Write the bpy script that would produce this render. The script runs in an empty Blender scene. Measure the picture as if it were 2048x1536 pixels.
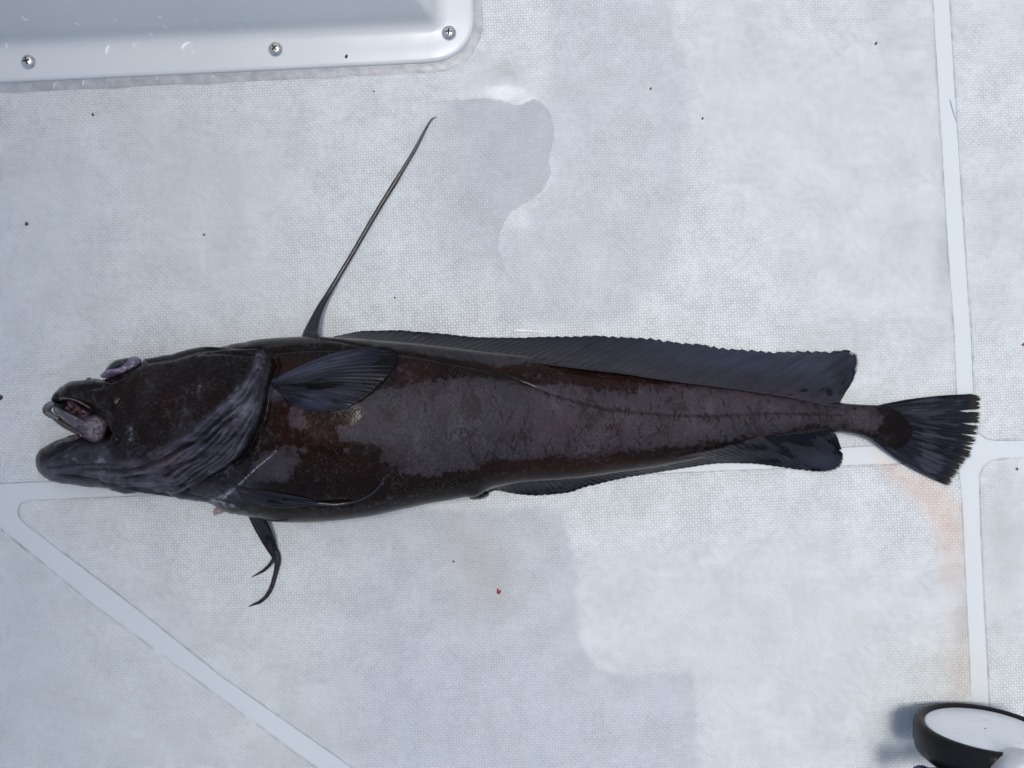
import bpy, bmesh, math, random
import numpy as np
from mathutils import Vector, Matrix
from mathutils.bvhtree import BVHTree

random.seed(7)
rng = np.random.default_rng(11)
S = bpy.context.scene
COL = S.collection

# ------------------------------------------------------------------ camera, sky, sun
U = 0.0005           # metres per photo pixel on the deck
H = 0.80             # camera height above the deck
cam_d = bpy.data.cameras.new('camera')
cam_d.sensor_width = 36.0
cam_d.lens = 36.0 * H / (2048 * U)
cam_d.clip_start = 0.02
cam_d.clip_end = 60.0
cam = bpy.data.objects.new('camera', cam_d)
cam.location = (0, 0, H)
COL.objects.link(cam)
S.camera = cam

SUN_EL, SUN_AZ = math.radians(82), math.radians(85)   # azimuth from +X towards +Y
W = bpy.data.worlds.new('World')
S.world = W
W.use_nodes = True
wn = W.node_tree.nodes
bg = wn['Background']
sky = wn.new('ShaderNodeTexSky')
sky.sky_type = 'NISHITA'
sky.sun_disc = False
sky.sun_elevation = SUN_EL
sky.sun_rotation = math.pi / 2 - SUN_AZ
sky.dust_density = 4.0
sky.air_density = 1.0
sky.ozone_density = 1.0
W.node_tree.links.new(sky.outputs[0], bg.inputs[0])
bg.inputs[1].default_value = 0.15

sun_d = bpy.data.lights.new('sun', 'SUN')
sun_d.energy = 1.8
sun_d.angle = math.radians(14)
sun_d.color = (1.0, 0.985, 0.96)
sun = bpy.data.objects.new('sun', sun_d)
dirv = Vector((math.cos(SUN_EL) * math.cos(SUN_AZ), math.cos(SUN_EL) * math.sin(SUN_AZ), math.sin(SUN_EL)))
sun.rotation_euler = dirv.to_track_quat('Z', 'Y').to_euler()
sun.location = dirv * 4
COL.objects.link(sun)

vs = S.view_settings
vs.view_transform = 'Standard'
vs.look = 'None'
vs.exposure = 0.13
vs.gamma = 1.0
vs.use_curve_mapping = False


# ------------------------------------------------------------------ helpers
def P(px, py, z=0.0):
    """photo pixel + height above the deck (in pixels) -> world position"""
    k = 1.0 - z * U / H
    return ((px - 1024) * U * k, (768 - py) * U * k, z * U)


def Pn(px, py, z):
    k = 1.0 - z * U / H
    return np.stack([(px - 1024) * U * k, (768 - py) * U * k, z * U], -1)


def unproject(co):
    k = H / np.maximum(H - co[:, 2], 1e-3)
    return co[:, 0] * k / U + 1024, 768 - co[:, 1] * k / U


def sstep(a, b, x):
    t = np.clip((x - a) / (b - a), 0, 1)
    return t * t * (3 - 2 * t)


def pl_dist(px, py, pts):
    """distance to a polyline and parameter along it (0..1)"""
    pts = np.asarray(pts, float)
    best = np.full(px.shape, 1e9)
    par = np.zeros(px.shape)
    seg = np.hypot(*(pts[1:] - pts[:-1]).T)
    cum = np.concatenate([[0], np.cumsum(seg)])
    for i in range(len(pts) - 1):
        a, b = pts[i], pts[i + 1]
        d = b - a
        L2 = max(d @ d, 1e-9)
        t = np.clip(((px - a[0]) * d[0] + (py - a[1]) * d[1]) / L2, 0, 1)
        dist = np.hypot(px - a[0] - t * d[0], py - a[1] - t * d[1])
        m = dist < best
        best = np.where(m, dist, best)
        par = np.where(m, (cum[i] + t * seg[i]) / cum[-1], par)
    return best, par


def sd_poly(px, py, pts):
    """signed distance, positive inside"""
    pts = [tuple(p) for p in pts]
    d, _ = pl_dist(px, py, pts + [pts[0]])
    ins = np.zeros(px.shape, bool)
    n = len(pts)
    for i in range(n):
        x1, y1 = pts[i]
        x2, y2 = pts[(i + 1) % n]
        if y1 == y2:
            continue
        c = ((y1 > py) != (y2 > py)) & (px < (x2 - x1) * (py - y1) / (y2 - y1) + x1)
        ins ^= c
    return np.where(ins, d, -d)


def resample(pts, n, smooth=True):
    pts = np.asarray(pts, float)
    if smooth and len(pts) > 2:       # Catmull-Rom
        ext = np.vstack([2 * pts[0] - pts[1], pts, 2 * pts[-1] - pts[-2]])
        out = []
        for i in range(len(pts) - 1):
            p0, p1, p2, p3 = ext[i:i + 4]
            for t in np.linspace(0, 1, 12, endpoint=False):
                out.append(0.5 * ((2 * p1) + (-p0 + p2) * t + (2 * p0 - 5 * p1 + 4 * p2 - p3) * t * t
                                  + (-p0 + 3 * p1 - 3 * p2 + p3) * t ** 3))
        out.append(pts[-1])
        pts = np.array(out)
    seg = np.hypot(*(pts[1:, :2] - pts[:-1, :2]).T)
    cum = np.concatenate([[0], np.cumsum(seg)])
    s = np.linspace(0, cum[-1], n)
    return np.stack([np.interp(s, cum, pts[:, k]) for k in range(pts.shape[1])], -1)


def vnoise(x, y, seed=0):
    """cheap smooth value noise in 2D, about -1..1"""
    r = np.random.default_rng(seed)
    tab = r.uniform(-1, 1, (64, 64))
    xi, yi = np.floor(x).astype(int), np.floor(y).astype(int)
    fx, fy = x - xi, y - yi
    fx, fy = fx * fx * (3 - 2 * fx), fy * fy * (3 - 2 * fy)
    g = lambda a, b: tab[a % 64, b % 64]
    return (g(xi, yi) * (1 - fx) + g(xi + 1, yi) * fx) * (1 - fy) + (g(xi, yi + 1) * (1 - fx) + g(xi + 1, yi + 1) * fx) * fy


def mesh_np(name, co, quads, smooth=True):
    me = bpy.data.meshes.new(name)
    co = np.asarray(co, np.float32)
    quads = np.asarray(quads, np.int32)
    k = quads.shape[1]
    me.vertices.add(len(co))
    me.vertices.foreach_set('co', co.ravel())
    me.loops.add(quads.size)
    me.loops.foreach_set('vertex_index', quads.ravel())
    me.polygons.add(len(quads))
    me.polygons.foreach_set('loop_start', np.arange(0, quads.size, k, dtype=np.int32))
    me.update(calc_edges=True)
    me.validate()
    if smooth:
        me.polygons.foreach_set('use_smooth', np.ones(len(me.polygons), bool))
    return me


def grid_quads(nu, nv, closed_v=False):
    i = np.arange(nu - 1)[:, None]
    j = np.arange(nv if closed_v else nv - 1)[None, :]
    j2 = (j + 1) % nv
    a = i * nv + j
    b = (i + 1) * nv + j
    c = (i + 1) * nv + j2
    d = i * nv + j2
    return np.stack([a + 0 * d, b + 0 * d, c, d], -1).reshape(-1, 4)


def fattr(me, name, arr):
    a = me.attributes.new(name, 'FLOAT', 'POINT')
    a.data.foreach_set('value', np.asarray(arr, np.float32))


def link(name, me, mat, parent=None):
    o = bpy.data.objects.new(name, me)
    COL.objects.link(o)
    if mat:
        me.materials.append(mat)
    if parent:
        o.parent = parent
        o.matrix_parent_inverse = Matrix.Translation(-parent.location) if parent.parent is None else Matrix.Identity(4)
    return o


def tag(o, label=None, cat=None, group=None, kind=None):
    if label: o['label'] = label
    if cat: o['category'] = cat
    if group: o['group'] = group
    if kind: o['kind'] = kind
    return o


def empty(name, loc):
    o = bpy.data.objects.new(name, None)
    o.location = loc
    o.empty_display_size = 0.02
    COL.objects.link(o)
    return o


# ------------------------------------------------------------------ node helper
class G:
    def __init__(s, name):
        s.mat = bpy.data.materials.new(name)
        s.mat.use_nodes = True
        s.nt = s.mat.node_tree
        s.bsdf = s.nt.nodes['Principled BSDF']
        s.co = s.nt.nodes.new('ShaderNodeTexCoord').outputs['Object']

    def put(s, sock, v):
        if hasattr(v, 'is_linked'):
            s.nt.links.new(v, sock)
        elif isinstance(v, (tuple, list)) and len(v) == 3 and sock.type == 'RGBA':
            sock.default_value = (*v, 1)
        else:
            sock.default_value = v

    def m(s, op, a, b=None, c=None):
        n = s.nt.nodes.new('ShaderNodeMath')
        n.operation = op
        for i, v in enumerate((a, b, c)):
            if v is not None:
                s.put(n.inputs[i], v)
        return n.outputs[0]

    def add(s, a, b): return s.m('ADD', a, b)
    def sub(s, a, b): return s.m('SUBTRACT', a, b)
    def mul(s, a, b): return s.m('MULTIPLY', a, b)

    def step(s, v, a, b, lo=0.0, hi=1.0):
        n = s.nt.nodes.new('ShaderNodeMapRange')
        n.interpolation_type = 'SMOOTHSTEP'
        if a > b:
            a, b, lo, hi = b, a, hi, lo
        for k, x in zip((0, 1, 2, 3, 4), (v, a, b, lo, hi)):
            s.put(n.inputs[k], x)
        return n.outputs[0]

    def mix(s, f, a, b, blend='MIX'):
        n = s.nt.nodes.new('ShaderNodeMix')
        n.data_type = 'RGBA'
        n.blend_type = blend
        s.put(n.inputs[0], f)
        s.put(n.inputs[6], a)
        s.put(n.inputs[7], b)
        return n.outputs[2]

    def attr(s, name):
        n = s.nt.nodes.new('ShaderNodeAttribute')
        n.attribute_name = name
        return n.outputs['Fac']

    def noise(s, scale, detail=3.0, rough=0.55, vec=None, dist=0.0):
        n = s.nt.nodes.new('ShaderNodeTexNoise')
        s.put(n.inputs['Vector'], vec or s.co)
        n.inputs['Scale'].default_value = scale
        n.inputs['Detail'].default_value = detail
        n.inputs['Roughness'].default_value = rough
        n.inputs['Distortion'].default_value = dist
        return n.outputs[0]

    def voro(s, scale, vec=None, rand=1.0):
        n = s.nt.nodes.new('ShaderNodeTexVoronoi')
        s.put(n.inputs['Vector'], vec or s.co)
        n.inputs['Scale'].default_value = scale
        n.inputs['Randomness'].default_value = rand
        return n.outputs[0]

    def map(s, rot=0.0, scale=(1, 1, 1), vec=None):
        n = s.nt.nodes.new('ShaderNodeMapping')
        s.put(n.inputs['Vector'], vec or s.co)
        n.inputs['Rotation'].default_value = (0, 0, rot)
        n.inputs['Scale'].default_value = scale
        return n.outputs[0]

    def comb(s, x, y, z=0.0):
        n = s.nt.nodes.new('ShaderNodeCombineXYZ')
        for i, v in enumerate((x, y, z)):
            s.put(n.inputs[i], v)
        return n.outputs[0]

    def sep(s, v):
        n = s.nt.nodes.new('ShaderNodeSeparateXYZ')
        s.put(n.inputs[0], v)
        return n.outputs

    def bump(s, h, dist, strength=1.0, normal=None):
        n = s.nt.nodes.new('ShaderNodeBump')
        n.inputs['Strength'].default_value = strength
        n.inputs['Distance'].default_value = dist
        s.put(n.inputs['Height'], h)
        if normal is not None:
            s.put(n.inputs['Normal'], normal)
        return n.outputs[0]

    def out(s, **kw):
        names = dict(color='Base Color', rough='Roughness', metal='Metallic', normal='Normal', spec='Specular IOR Level',
                     alpha='Alpha', coat='Coat Weight', coatr='Coat Roughness', ior='IOR', trans='Transmission Weight',
                     sss='Subsurface Weight')
        for k, v in kw.items():
            s.put(s.bsdf.inputs[names[k]], v)
        return s.mat


ROT = math.radians(2.7)     # the deck mould runs this much off the picture's horizontal

# ------------------------------------------------------------------ materials: deck and fittings
def deck_material():
    g = G('white_gelcoat_nonskid')
    side = 7.72 * U
    uv = g.sep(g.map(-(ROT + math.pi / 4), (1 / side,) * 3))
    fu = g.mul(g.m('ABSOLUTE', g.sub(g.m('FRACT', g.add(uv[0], 1000)), 0.5)), 2)
    fv = g.mul(g.m('ABSOLUTE', g.sub(g.m('FRACT', g.add(uv[1], 1000)), 0.5)), 2)
    mm = g.m('MAXIMUM', fu, fv)
    panel = g.step(g.attr('panel'), -1.0, 1.5)
    wet, film_glint = g.attr('wet'), g.attr('film_glint')
    wn1 = g.noise(230, 4)
    wetm = g.step(g.add(wet, g.mul(g.sub(wn1, 0.5), 1.3)), 0.40, 0.60)
    wetm = g.mul(wetm, g.attr('wfade'))
    soft = g.attr('damp_shade')
    plate = g.step(mm, 0.72, 0.28)
    ridge = g.step(mm, 0.78, 0.98)
    wear = g.noise(30, 6, 0.66)
    h = g.mul(g.add(plate, g.mul(ridge, 0.55)), panel)
    h = g.mul(h, g.sub(1.0, g.mul(wetm, 0.1)))
    h = g.mul(h, g.step(wear, 0.34, 0.66, 0.75, 1.15))
    h = g.add(h, g.mul(panel, 0.9))
    nb = g.bump(h, 0.0009, 0.9)
    # colour
    big = g.noise(7, 5, 0.6)
    base = g.mix(g.step(big, 0.3, 0.7), (0.716, 0.768, 0.778), (0.732, 0.783, 0.794))
    base = g.mix(panel, (0.505, 0.548, 0.565), base)
    moat = g.mul(g.mul(g.step(mm, 0.40, 0.56), g.step(mm, 0.92, 0.78)), panel)
    dirtn = g.noise(16, 5, 0.65)
    dirt = g.m('MAXIMUM', g.attr('dirt'), g.step(dirtn, 0.60, 0.85, 0.0, 0.28))
    speck = g.step(g.noise(420, 2), 0.45, 0.75)
    base = g.mix(g.mul(moat, g.add(g.add(g.step(wear, 0.34, 0.66, 0.52, 0.59), g.step(g.noise(150, 3), 0.3, 0.7, -0.12, 0.20)), g.add(g.mul(wetm, 0.12), g.mul(dirt, 0.45)))), base, (0.30, 0.30, 0.29))
    base = g.mix(g.mul(g.mul(dirt, panel), g.mul(speck, 0.55)), base, (0.28, 0.27, 0.25))
    tiny = g.mul(g.step(g.noise(260, 2), 0.69, 0.76), g.step(g.noise(24, 3), 0.42, 0.62))
    base = g.mix(g.mul(tiny, 0.30), base, (0.22, 0.22, 0.21))
    edge = g.mul(g.step(g.m('ABSOLUTE', g.sub(g.attr('panel'), 1.0)), 4.5, 0.4), g.step(g.noise(70, 6, 0.7), 0.40, 0.66, 0.05, 1.0))
    base = g.mix(g.mul(edge, 0.5), base, (0.25, 0.25, 0.24))
    sm2 = g.mul(g.step(g.noise(34, 6, 0.75), 0.58, 0.76), 0.05)
    base = g.mix(sm2, base, (0.34, 0.34, 0.33))
    scuff = g.mul(g.step(g.noise(9, 6, 0.7, g.map(0.6, (1, 5, 1))), 0.60, 0.75), 0.12)
    base = g.mix(scuff, base, (0.42, 0.42, 0.42))
    pink = g.mul(g.attr('pink'), g.step(g.noise(30, 3), 0.2, 0.7, 0.55, 1.0))
    base = g.mix(g.mul(pink, 0.55), base, (0.66, 0.44, 0.33))
    tan = g.attr('tan')
    base = g.mix(g.mul(tan, 0.75), base, (0.50, 0.45, 0.38))
    base = g.mix(g.mul(wetm, 0.52), base, (0.33, 0.36, 0.41))
    base = g.mix(g.mul(soft, 0.42), base, (0.36, 0.39, 0.46))  # damp zone and the painted soft shadow both darken the colour
    glintm = g.step(g.add(film_glint, g.mul(g.sub(g.noise(300, 3), 0.5), 0.7)), 0.35, 0.8)
    base = g.mix(g.mul(glintm, 0.55), base, (0.88, 0.90, 0.92))  # bright water glints put into the base colour
    fine = g.noise(900, 2)
    base = g.mix(1.0, base, g.comb(*[g.step(fine, 0.2, 0.8, 0.95, 1.03)] * 3), 'MULTIPLY')
    r = g.sub(0.45, g.mul(wetm, 0.17))
    return g.out(color=base, rough=r, normal=nb, spec=g.sub(0.35, g.mul(wetm, 0.2)))


def gloss_white():
    g = G('glossy_white_gelcoat')
    n = g.noise(6, 4)
    base = g.mix(g.step(n, 0.3, 0.7), (0.515, 0.545, 0.555), (0.54, 0.57, 0.58))
    d = g.step(g.noise(70, 5, 0.7, g.map(ROT, (0.6, 2, 1))), 0.62, 0.8)
    base = g.mix(g.mul(d, 0.16), base, (0.4, 0.41, 0.42))
    # dried water marks: pale rims
    v = g.voro(26, g.map(0.3, (1, 1, 1)))
    ring = g.mul(g.step(v, 0.40, 0.43), g.step(v, 0.47, 0.44))
    base = g.mix(g.mul(ring, g.step(g.noise(14), 0.5, 0.65, 0, 0.16)), base, (0.42, 0.45, 0.5))
    nb = g.bump(g.add(g.noise(40, 3), g.mul(g.step(v, 0.47, 0.42), 0.3)), 0.0006, 0.25)
    return g.out(color=base, rough=0.30, normal=nb, spec=0.35)


def simple(name, col, rough, spec=0.5, metal=0.0, var=0.25, scale=60, bumpd=0.0, bscale=200):
    g = G(name)
    n = g.step(g.noise(scale, 4), 0.25, 0.75)
    lo = tuple(c * (1 - var) for c in col)
    hi = tuple(min(1, c * (1 + var)) for c in col)
    kw = dict(color=g.mix(n, lo, hi), rough=g.step(g.noise(scale * 1.7, 3), 0.2, 0.8, rough * 0.8, min(1, rough * 1.25)), spec=spec, metal=metal)
    if bumpd:
        kw['normal'] = g.bump(g.noise(bscale, 4), bumpd, 0.8)
    return g.out(**kw)


M_DECK = deck_material()
M_GEL = gloss_white()
M_SEAL = simple('grey_sealant', (0.33, 0.345, 0.36), 0.35, var=0.18, scale=80, bumpd=0.0006, bscale=300)
M_STEEL = simple('stainless_steel', (0.62, 0.61, 0.59), 0.3, metal=1.0, var=0.2, scale=300)
M_RECESS_SHADE = simple('recess_shade_black', (0.012, 0.012, 0.013), 0.5)
M_SPECK = simple('black_speck', (0.015, 0.014, 0.013), 0.4)
M_RED = simple('blood_red', (0.22, 0.008, 0.012), 0.25, var=0.3, scale=400)
M_HAIR = simple('grey_hair', (0.22, 0.22, 0.24), 0.4)

# ------------------------------------------------------------------ deck
PANELS = [
    # big panel above the fish
    [(-1400, 1030), (-1400, -900), (1825, -900), (1866, 0), (1881, 250), (1896, 500), (1908, 660), (1914, 800), (1917, 868),
     (1912, 882), (1898, 887), (1741, 892), (1687, 895), (1200, 916), (600, 942), (120, 962.5), (0, 967.5)],
    # panel below the fish
    [(53, 1001), (293, 991), (800, 969.5), (1300, 948), (1687, 931.5), (1808, 927), (1898, 923), (1913, 929), (1919, 945), (1924, 1000),
     (1932, 1168), (1940, 1336), (1944, 1440), (1990, 2400), (1750, 2300), (980, 1760), (705, 1536), (439, 1350), (264, 1210), (117, 1099), (51, 1048),
     (38, 1034), (35, 1022), (40, 1008)],
    # lower left panel
    [(-1400, 900), (-300, 845), (-80, 990), (0, 1055), (190, 1210.6), (381, 1350), (640, 1540), (980, 1790), (1600, 2400), (-1400, 2400)],
    # upper right panel
    [(1855, -900), (1899, 0), (1914, 250), (1930, 500), (1941.5, 660), (1947, 785), (1950, 845), (1957, 866), (1971, 877), (1990, 881),
     (2048, 880.5), (3400, 830), (3400, -900)],
    # lower right panel
    [(3400, 855), (2048, 915), (2003, 917), (1984, 920), (1968, 931), (1959, 949), (1959, 975), (1961.6, 1070), (1968, 1200), (1975, 1336),
     (1980, 1440), (2030, 2400), (3400, 2400)],
]


def build_deck():
    xs = np.concatenate([[-2600, -1600, -900, -400], np.arange(-160, 2212, 4.0), [2450, 2900, 3600, 4600]])
    ys = np.concatenate([[-2200, -1400, -800, -380], np.arange(-140, 1684, 4.0), [1900, 2300, 2900, 3800]])
    X, Y = np.meshgrid(xs, ys, indexing='ij')
    px, py = X.ravel(), Y.ravel()
    sd = np.full(px.shape, -60.0)
    for p in PANELS:
        sd = np.maximum(sd, sd_poly(px, py, p))
    sd += 0.3 * vnoise(px / 9, py / 9, 3)
    co = np.stack([(px - 1024) * U, (768 - py) * U, np.zeros(px.shape)], -1)
    me = mesh_np('deck', co, grid_quads(len(xs), len(ys))[:, ::-1])
    fattr(me, 'panel', np.clip(sd, -30, 30))
    # standing wet patch with a crisp right-hand rim
    wp = [(640, 215), (945, 198), (990, 196), (1010, 203), (1035, 211), (1052, 205), (1068, 199), (1085, 206), (1100, 225), (1108, 250), (1109, 272),
          (1102, 295), (1099, 318), (1103, 340), (1096, 362), (1083, 384), (1062, 400), (1043, 411), (1022, 424), (1008, 445), (999, 470),
          (996, 495), (1010, 540), (960, 640), (640, 640)]
    d = sd_poly(px, py, wp)
    fade = sstep(760, 980, px) * sstep(620, 440, py)
    fattr(me, 'wet', sstep(-7, 7, d))
    fattr(me, 'wfade', fade)
    rim = 0.75 * sstep(4, -4, d) * np.exp(np.minimum(d, 0) / 22) * fade * (0.55 + 0.7 * vnoise(px / 34, py / 34, 77)) * sstep(950, 1010, px)  # glints of thick water along the wet edge, painted in as pale colour
    rim = np.maximum(rim, 0.9 * np.exp(-(((px - 1010) / 60) ** 2 + ((py - 185) / 22) ** 2)))
    rim = np.maximum(rim, 0.6 * np.exp(-(((px - 1045) / 45) ** 2 + ((py - 445) / 40) ** 2)))
    fattr(me, 'film_glint', rim)
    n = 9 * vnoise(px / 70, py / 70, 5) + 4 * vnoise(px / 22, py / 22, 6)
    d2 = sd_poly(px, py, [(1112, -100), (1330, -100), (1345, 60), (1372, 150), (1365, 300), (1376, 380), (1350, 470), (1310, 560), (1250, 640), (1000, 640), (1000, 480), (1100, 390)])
    d3 = sd_poly(px, py, [(500, 1020), (1130, 1020), (1150, 1150), (1160, 1280), (1195, 1340), (1290, 1352), (1378, 1350), (1390, 1410), (1386, 1700), (500, 1700)])  # outline of a soft cast shadow, painted into the deck colour
    damp_shade = 0.75 * sstep(-24, 16, d2 + n) + 1.0 * sstep(-11, 8, d3 + 0.8 * n) * sstep(520, 820, px)
    fattr(me, 'damp_shade', np.clip(damp_shade, 0, 1))
    dp = sd_poly(px, py, [(1745, 905), (1850, 950), (1905, 975), (1920, 1010), (1936, 1200), (1941, 1400), (1895, 1400), (1885, 1230), (1880, 1120), (1862, 1050), (1820, 1000), (1770, 950)])
    fattr(me, 'pink', sstep(-22, 26, dp + 0.8 * n) * (0.35 + 0.65 * sstep(1230, 990, py)))
    tn = 0.8 * np.exp(-(((px - 975) / 75) ** 2 + ((py - 1160) / 85) ** 2)) + 0.5 * np.exp(-(((px - 930) / 60) ** 2 + ((py - 1070) / 55) ** 2))
    tn += 0.45 * np.exp(-(((px - 1910) / 70) ** 2 + ((py - 1345) / 60) ** 2))
    fattr(me, 'tan', np.clip(tn + 0.05 * vnoise(px / 40, py / 40, 9), 0, 1))
    dirt = np.zeros(px.shape)
    for cx, cy, rx, ry, a in [(1885, 500, 18, 90, 1), (1835, 455, 55, 40, .55), (1825, 165, 40, 30, .7), (1760, 30, 40, 40, .5), (345, 300, 70, 90, .35),
                              (1500, 70, 30, 35, .6), (1010, 140, 25, 30, .8), (785, 355, 14, 14, 1), (925, 410, 40, 25, .5), (220, 720, 60, 40, .5),
                              (300, 700, 40, 40, .6), (1925, 1280, 14, 110, .9), (1990, 1270, 30, 40, .7), (1928, 1120, 10, 60, .8), (2010, 380, 50, 90, .4),
                              (2005, 1100, 45, 150, .5), (420, 700, 60, 40, .5), (640, 1480, 120, 40, .3), (960, 640, 200, 40, .4), (1700, 690, 160, 50, .3)]:
        dirt = np.maximum(dirt, a * np.exp(-(((px - cx) / rx) ** 2 + ((py - cy) / ry) ** 2)))
    d5, _ = pl_dist(px, py, [(1866, 0), (1896, 500), (1914, 800)])
    dirt = np.maximum(dirt, 0.55 * np.exp(-(d5 / 9) ** 2) * (0.6 + 0.4 * vnoise(px / 30, py / 30, 12)))
    fattr(me, 'dirt', np.clip(dirt * (0.75 + 0.5 * vnoise(px / 18, py / 18, 8)), 0, 1))
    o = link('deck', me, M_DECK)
    tag(o, kind='structure')


build_deck()


# unseen slab added high above the left side to shade the deck
def add_box(bm, c, s, rot=0.0):
    r = bmesh.ops.create_cube(bm, size=1.0)
    bmesh.ops.scale(bm, vec=s, verts=r['verts'])
    bmesh.ops.rotate(bm, cent=(0, 0, 0), matrix=Matrix.Rotation(rot, 3, 'Z'), verts=r['verts'])
    bmesh.ops.translate(bm, vec=c, verts=r['verts'])
    return r['verts']


def obj_bm(name, bm, mat, parent=None, smooth=False, bevel=0.0, seg=3):
    me = bpy.data.meshes.new(name)
    bm.to_mesh(me)
    bm.free()
    if smooth:
        me.polygons.foreach_set('use_smooth', np.ones(len(me.polygons), bool))
    o = link(name, me, mat, parent)
    if bevel:
        b = o.modifiers.new('bevel', 'BEVEL')
        b.width = bevel
        b.segments = seg
        b.limit_method = 'ANGLE'
    return o


SLAB_EDGE = -0.34
bm = bmesh.new()
add_box(bm, (SLAB_EDGE - 1.1, 0.0, 4.0), (2.2, 4.4, 0.06), ROT)  # out-of-view blocker, added for its shade and dark reflection
M_SLAB = simple('shade_slab_dark', (0.07, 0.075, 0.085), 0.5, var=0.08)
added_shade_slab = tag(obj_bm('added_shade_slab', bm, M_SLAB, bevel=0.02), kind='structure')


# ------------------------------------------------------------------ moulded locker with flange, screws, sealant
def sweep(path, prof, arc=None):
    """path: (n,2) px at deck level, prof: list of (inward offset px, z px)"""
    path = np.asarray(path, float)
    t = np.gradient(path, axis=0)
    t /= np.hypot(t[:, 0], t[:, 1])[:, None]
    nrm = np.stack([t[:, 1], -t[:, 0]], -1)          # left of travel (inwards)
    co = []
    ai = [i for i in range(len(path)) if arc and arc[i]]
    for i in range(len(path)):
        for d, z in prof:
            if arc and d > 74:       # keep a small inner corner radius and a mitre beyond this offset
                x, y = path[i] + nrm[i] * 74 + (d - 74) * (nrm[ai[0]] + nrm[ai[-1]])
            else:
                x, y = path[i] + nrm[i] * d
            co.append(((x - 1024) * U, (768 - y) * U, z * U))
    return np.array(co), grid_quads(len(path), len(prof))


def locker_path():
    c, r = np.array([862.0, 41.0]), 86.0
    pts = [np.array([x, 168 - 0.0465 * (x + 4)]) for x in np.linspace(-760, 855, 40)]
    a0 = math.radians(90 - 2.7)
    for a in np.linspace(a0, a0 - math.pi / 2, 26):
        pts.append(c + r * np.array([math.cos(a), math.sin(a)]))
    last = pts[-1]
    for y in np.linspace(20, -900, 16):
        pts.append(np.array([last[0] - 0.047 * (last[1] - y), y]))
    return np.array(pts)


lk = empty('locker', P(300, 60))
tag(lk, 'glossy white moulded locker base with screwed flange at the upper left of the deck', 'locker')
path = locker_path()
prof = [(0.5, 0.3), (-0.6, 2), (-0.4, 5), (0.8, 7.6), (3.5, 9.6), (8, 10.6), (30, 11.2), (52, 12), (60, 13.5), (66, 16), (71, 20), (76, 27), (80, 36), (84, 44), (110, 84), (140, 128), (170, 172), (200, 205), (230, 214)]
arc_flag = [40 <= i < 66 for i in range(len(path))]
co, q = sweep(path, prof, arc_flag)
# gentle waviness of the moulding
wob = vnoise(co[:, 0] * 40, co[:, 1] * 40, 4)
co[:, 2] += np.where((co[:, 2] > 0.004) & (co[:, 2] < 0.008), 0.0004 * wob, 0)
me = mesh_np('flange', co, q)
link('flange', me, M_GEL, lk)
n1, n2 = 1.0, 16.0
co, q = sweep(path, [(-19.0, 0.15), (-16.0, 0.9), (-13, 1.6), (-8, 2.2), (-3, 3.4), (0.5, 4.6), (4, 4.4)])
jit = vnoise(co[:, 0] * 260, co[:, 1] * 260, 14)
co[:, 1] += 0.0009 * jit * (co[:, 2] < 0.0012)
co[:, 0] += 0.0006 * jit * (co[:, 2] < 0.0012)
link('sealant', mesh_np('sealant', co, q), M_SEAL, lk)

prof_s = [(0, 8.6), (4, 8.4), (8, 7.4), (11, 5.6), (13.3, 3.0), (14.3, 1.2), (14.4, -0.8)]
for sx, sy, rot in ((57, 124, 0.2), (551, 98.5, 0.75), (898, 66, 1.55)):
    z0 = 11.6
    base = Vector(P(sx, sy, z0))
    na = 40
    cs = []
    for r, z in prof_s:
        for a in range(na):
            an = 2 * math.pi * a / na
            cs.append((base.x + r * U * math.cos(an), base.y + r * U * math.sin(an), base.z + z * U))
    cs = np.array(cs)
    # black bars laid on the dome stand in for the shaded cross slot
    rel = (cs[:, :2] - np.array([base.x, base.y])) / U
    me = mesh_np('screw', cs, grid_quads(len(prof_s), na, True))
    sc = link('screw', me, M_STEEL, lk)
    bm = bmesh.new()
    for k in range(2):
        add_box(bm, (base.x, base.y, base.z + 7.7 * U), (13 * U, 3.6 * U, 3.0 * U), rot + k * math.pi / 2)
    obj_bm('recess_shade', bm, M_RECESS_SHADE, sc, bevel=0.0003, seg=2)


# ------------------------------------------------------------------ fish: body
UP = [(108, 799), (110, 792), (113, 786), (121, 777), (138, 769), (154, 764.5), (171, 763.5), (195, 760.5), (220, 752), (250, 738), (270, 730), (288, 723),
      (314, 719.5), (357, 712), (392, 702), (431, 695), (474, 686), (521, 677.5), (567, 674.5), (603, 673), (640, 674), (673, 675), (720, 677), (755, 680),
      (802, 683), (850, 688), (897, 693), (967, 702), (1038, 708), (1108, 716), (1178, 725), (1249, 732.5), (1297, 741), (1367, 750), (1438, 759.5),
      (1508, 769), (1578, 780.5), (1614, 788), (1650, 799), (1679, 806), (1714, 808.5), (1741, 810), (1780, 811), (1815, 818), (1838, 842)]
LO = [(77, 924), (79, 937), (89, 947), (101, 955), (118, 960), (144, 963), (179, 968), (214, 970), (230, 976), (273, 986), (308, 991), (355, 998), (401, 1005),
      (423, 1009), (443, 1024), (457, 1029), (480, 1031.5), (511, 1035), (543, 1042), (567, 1044.5), (614, 1045.5), (650, 1043.5), (685, 1040), (755, 1030), (825, 1016),
      (860, 1007), (900, 1001), (950, 990), (987, 975), (1040, 966), (1119, 961), (1180, 953), (1250, 944), (1321, 933), (1391, 919), (1461, 903),
      (1531, 886), (1602, 872), (1640, 866), (1671, 863), (1698, 866), (1719, 870), (1741, 878), (1780, 897), (1812, 905), (1838, 888)]
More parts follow.
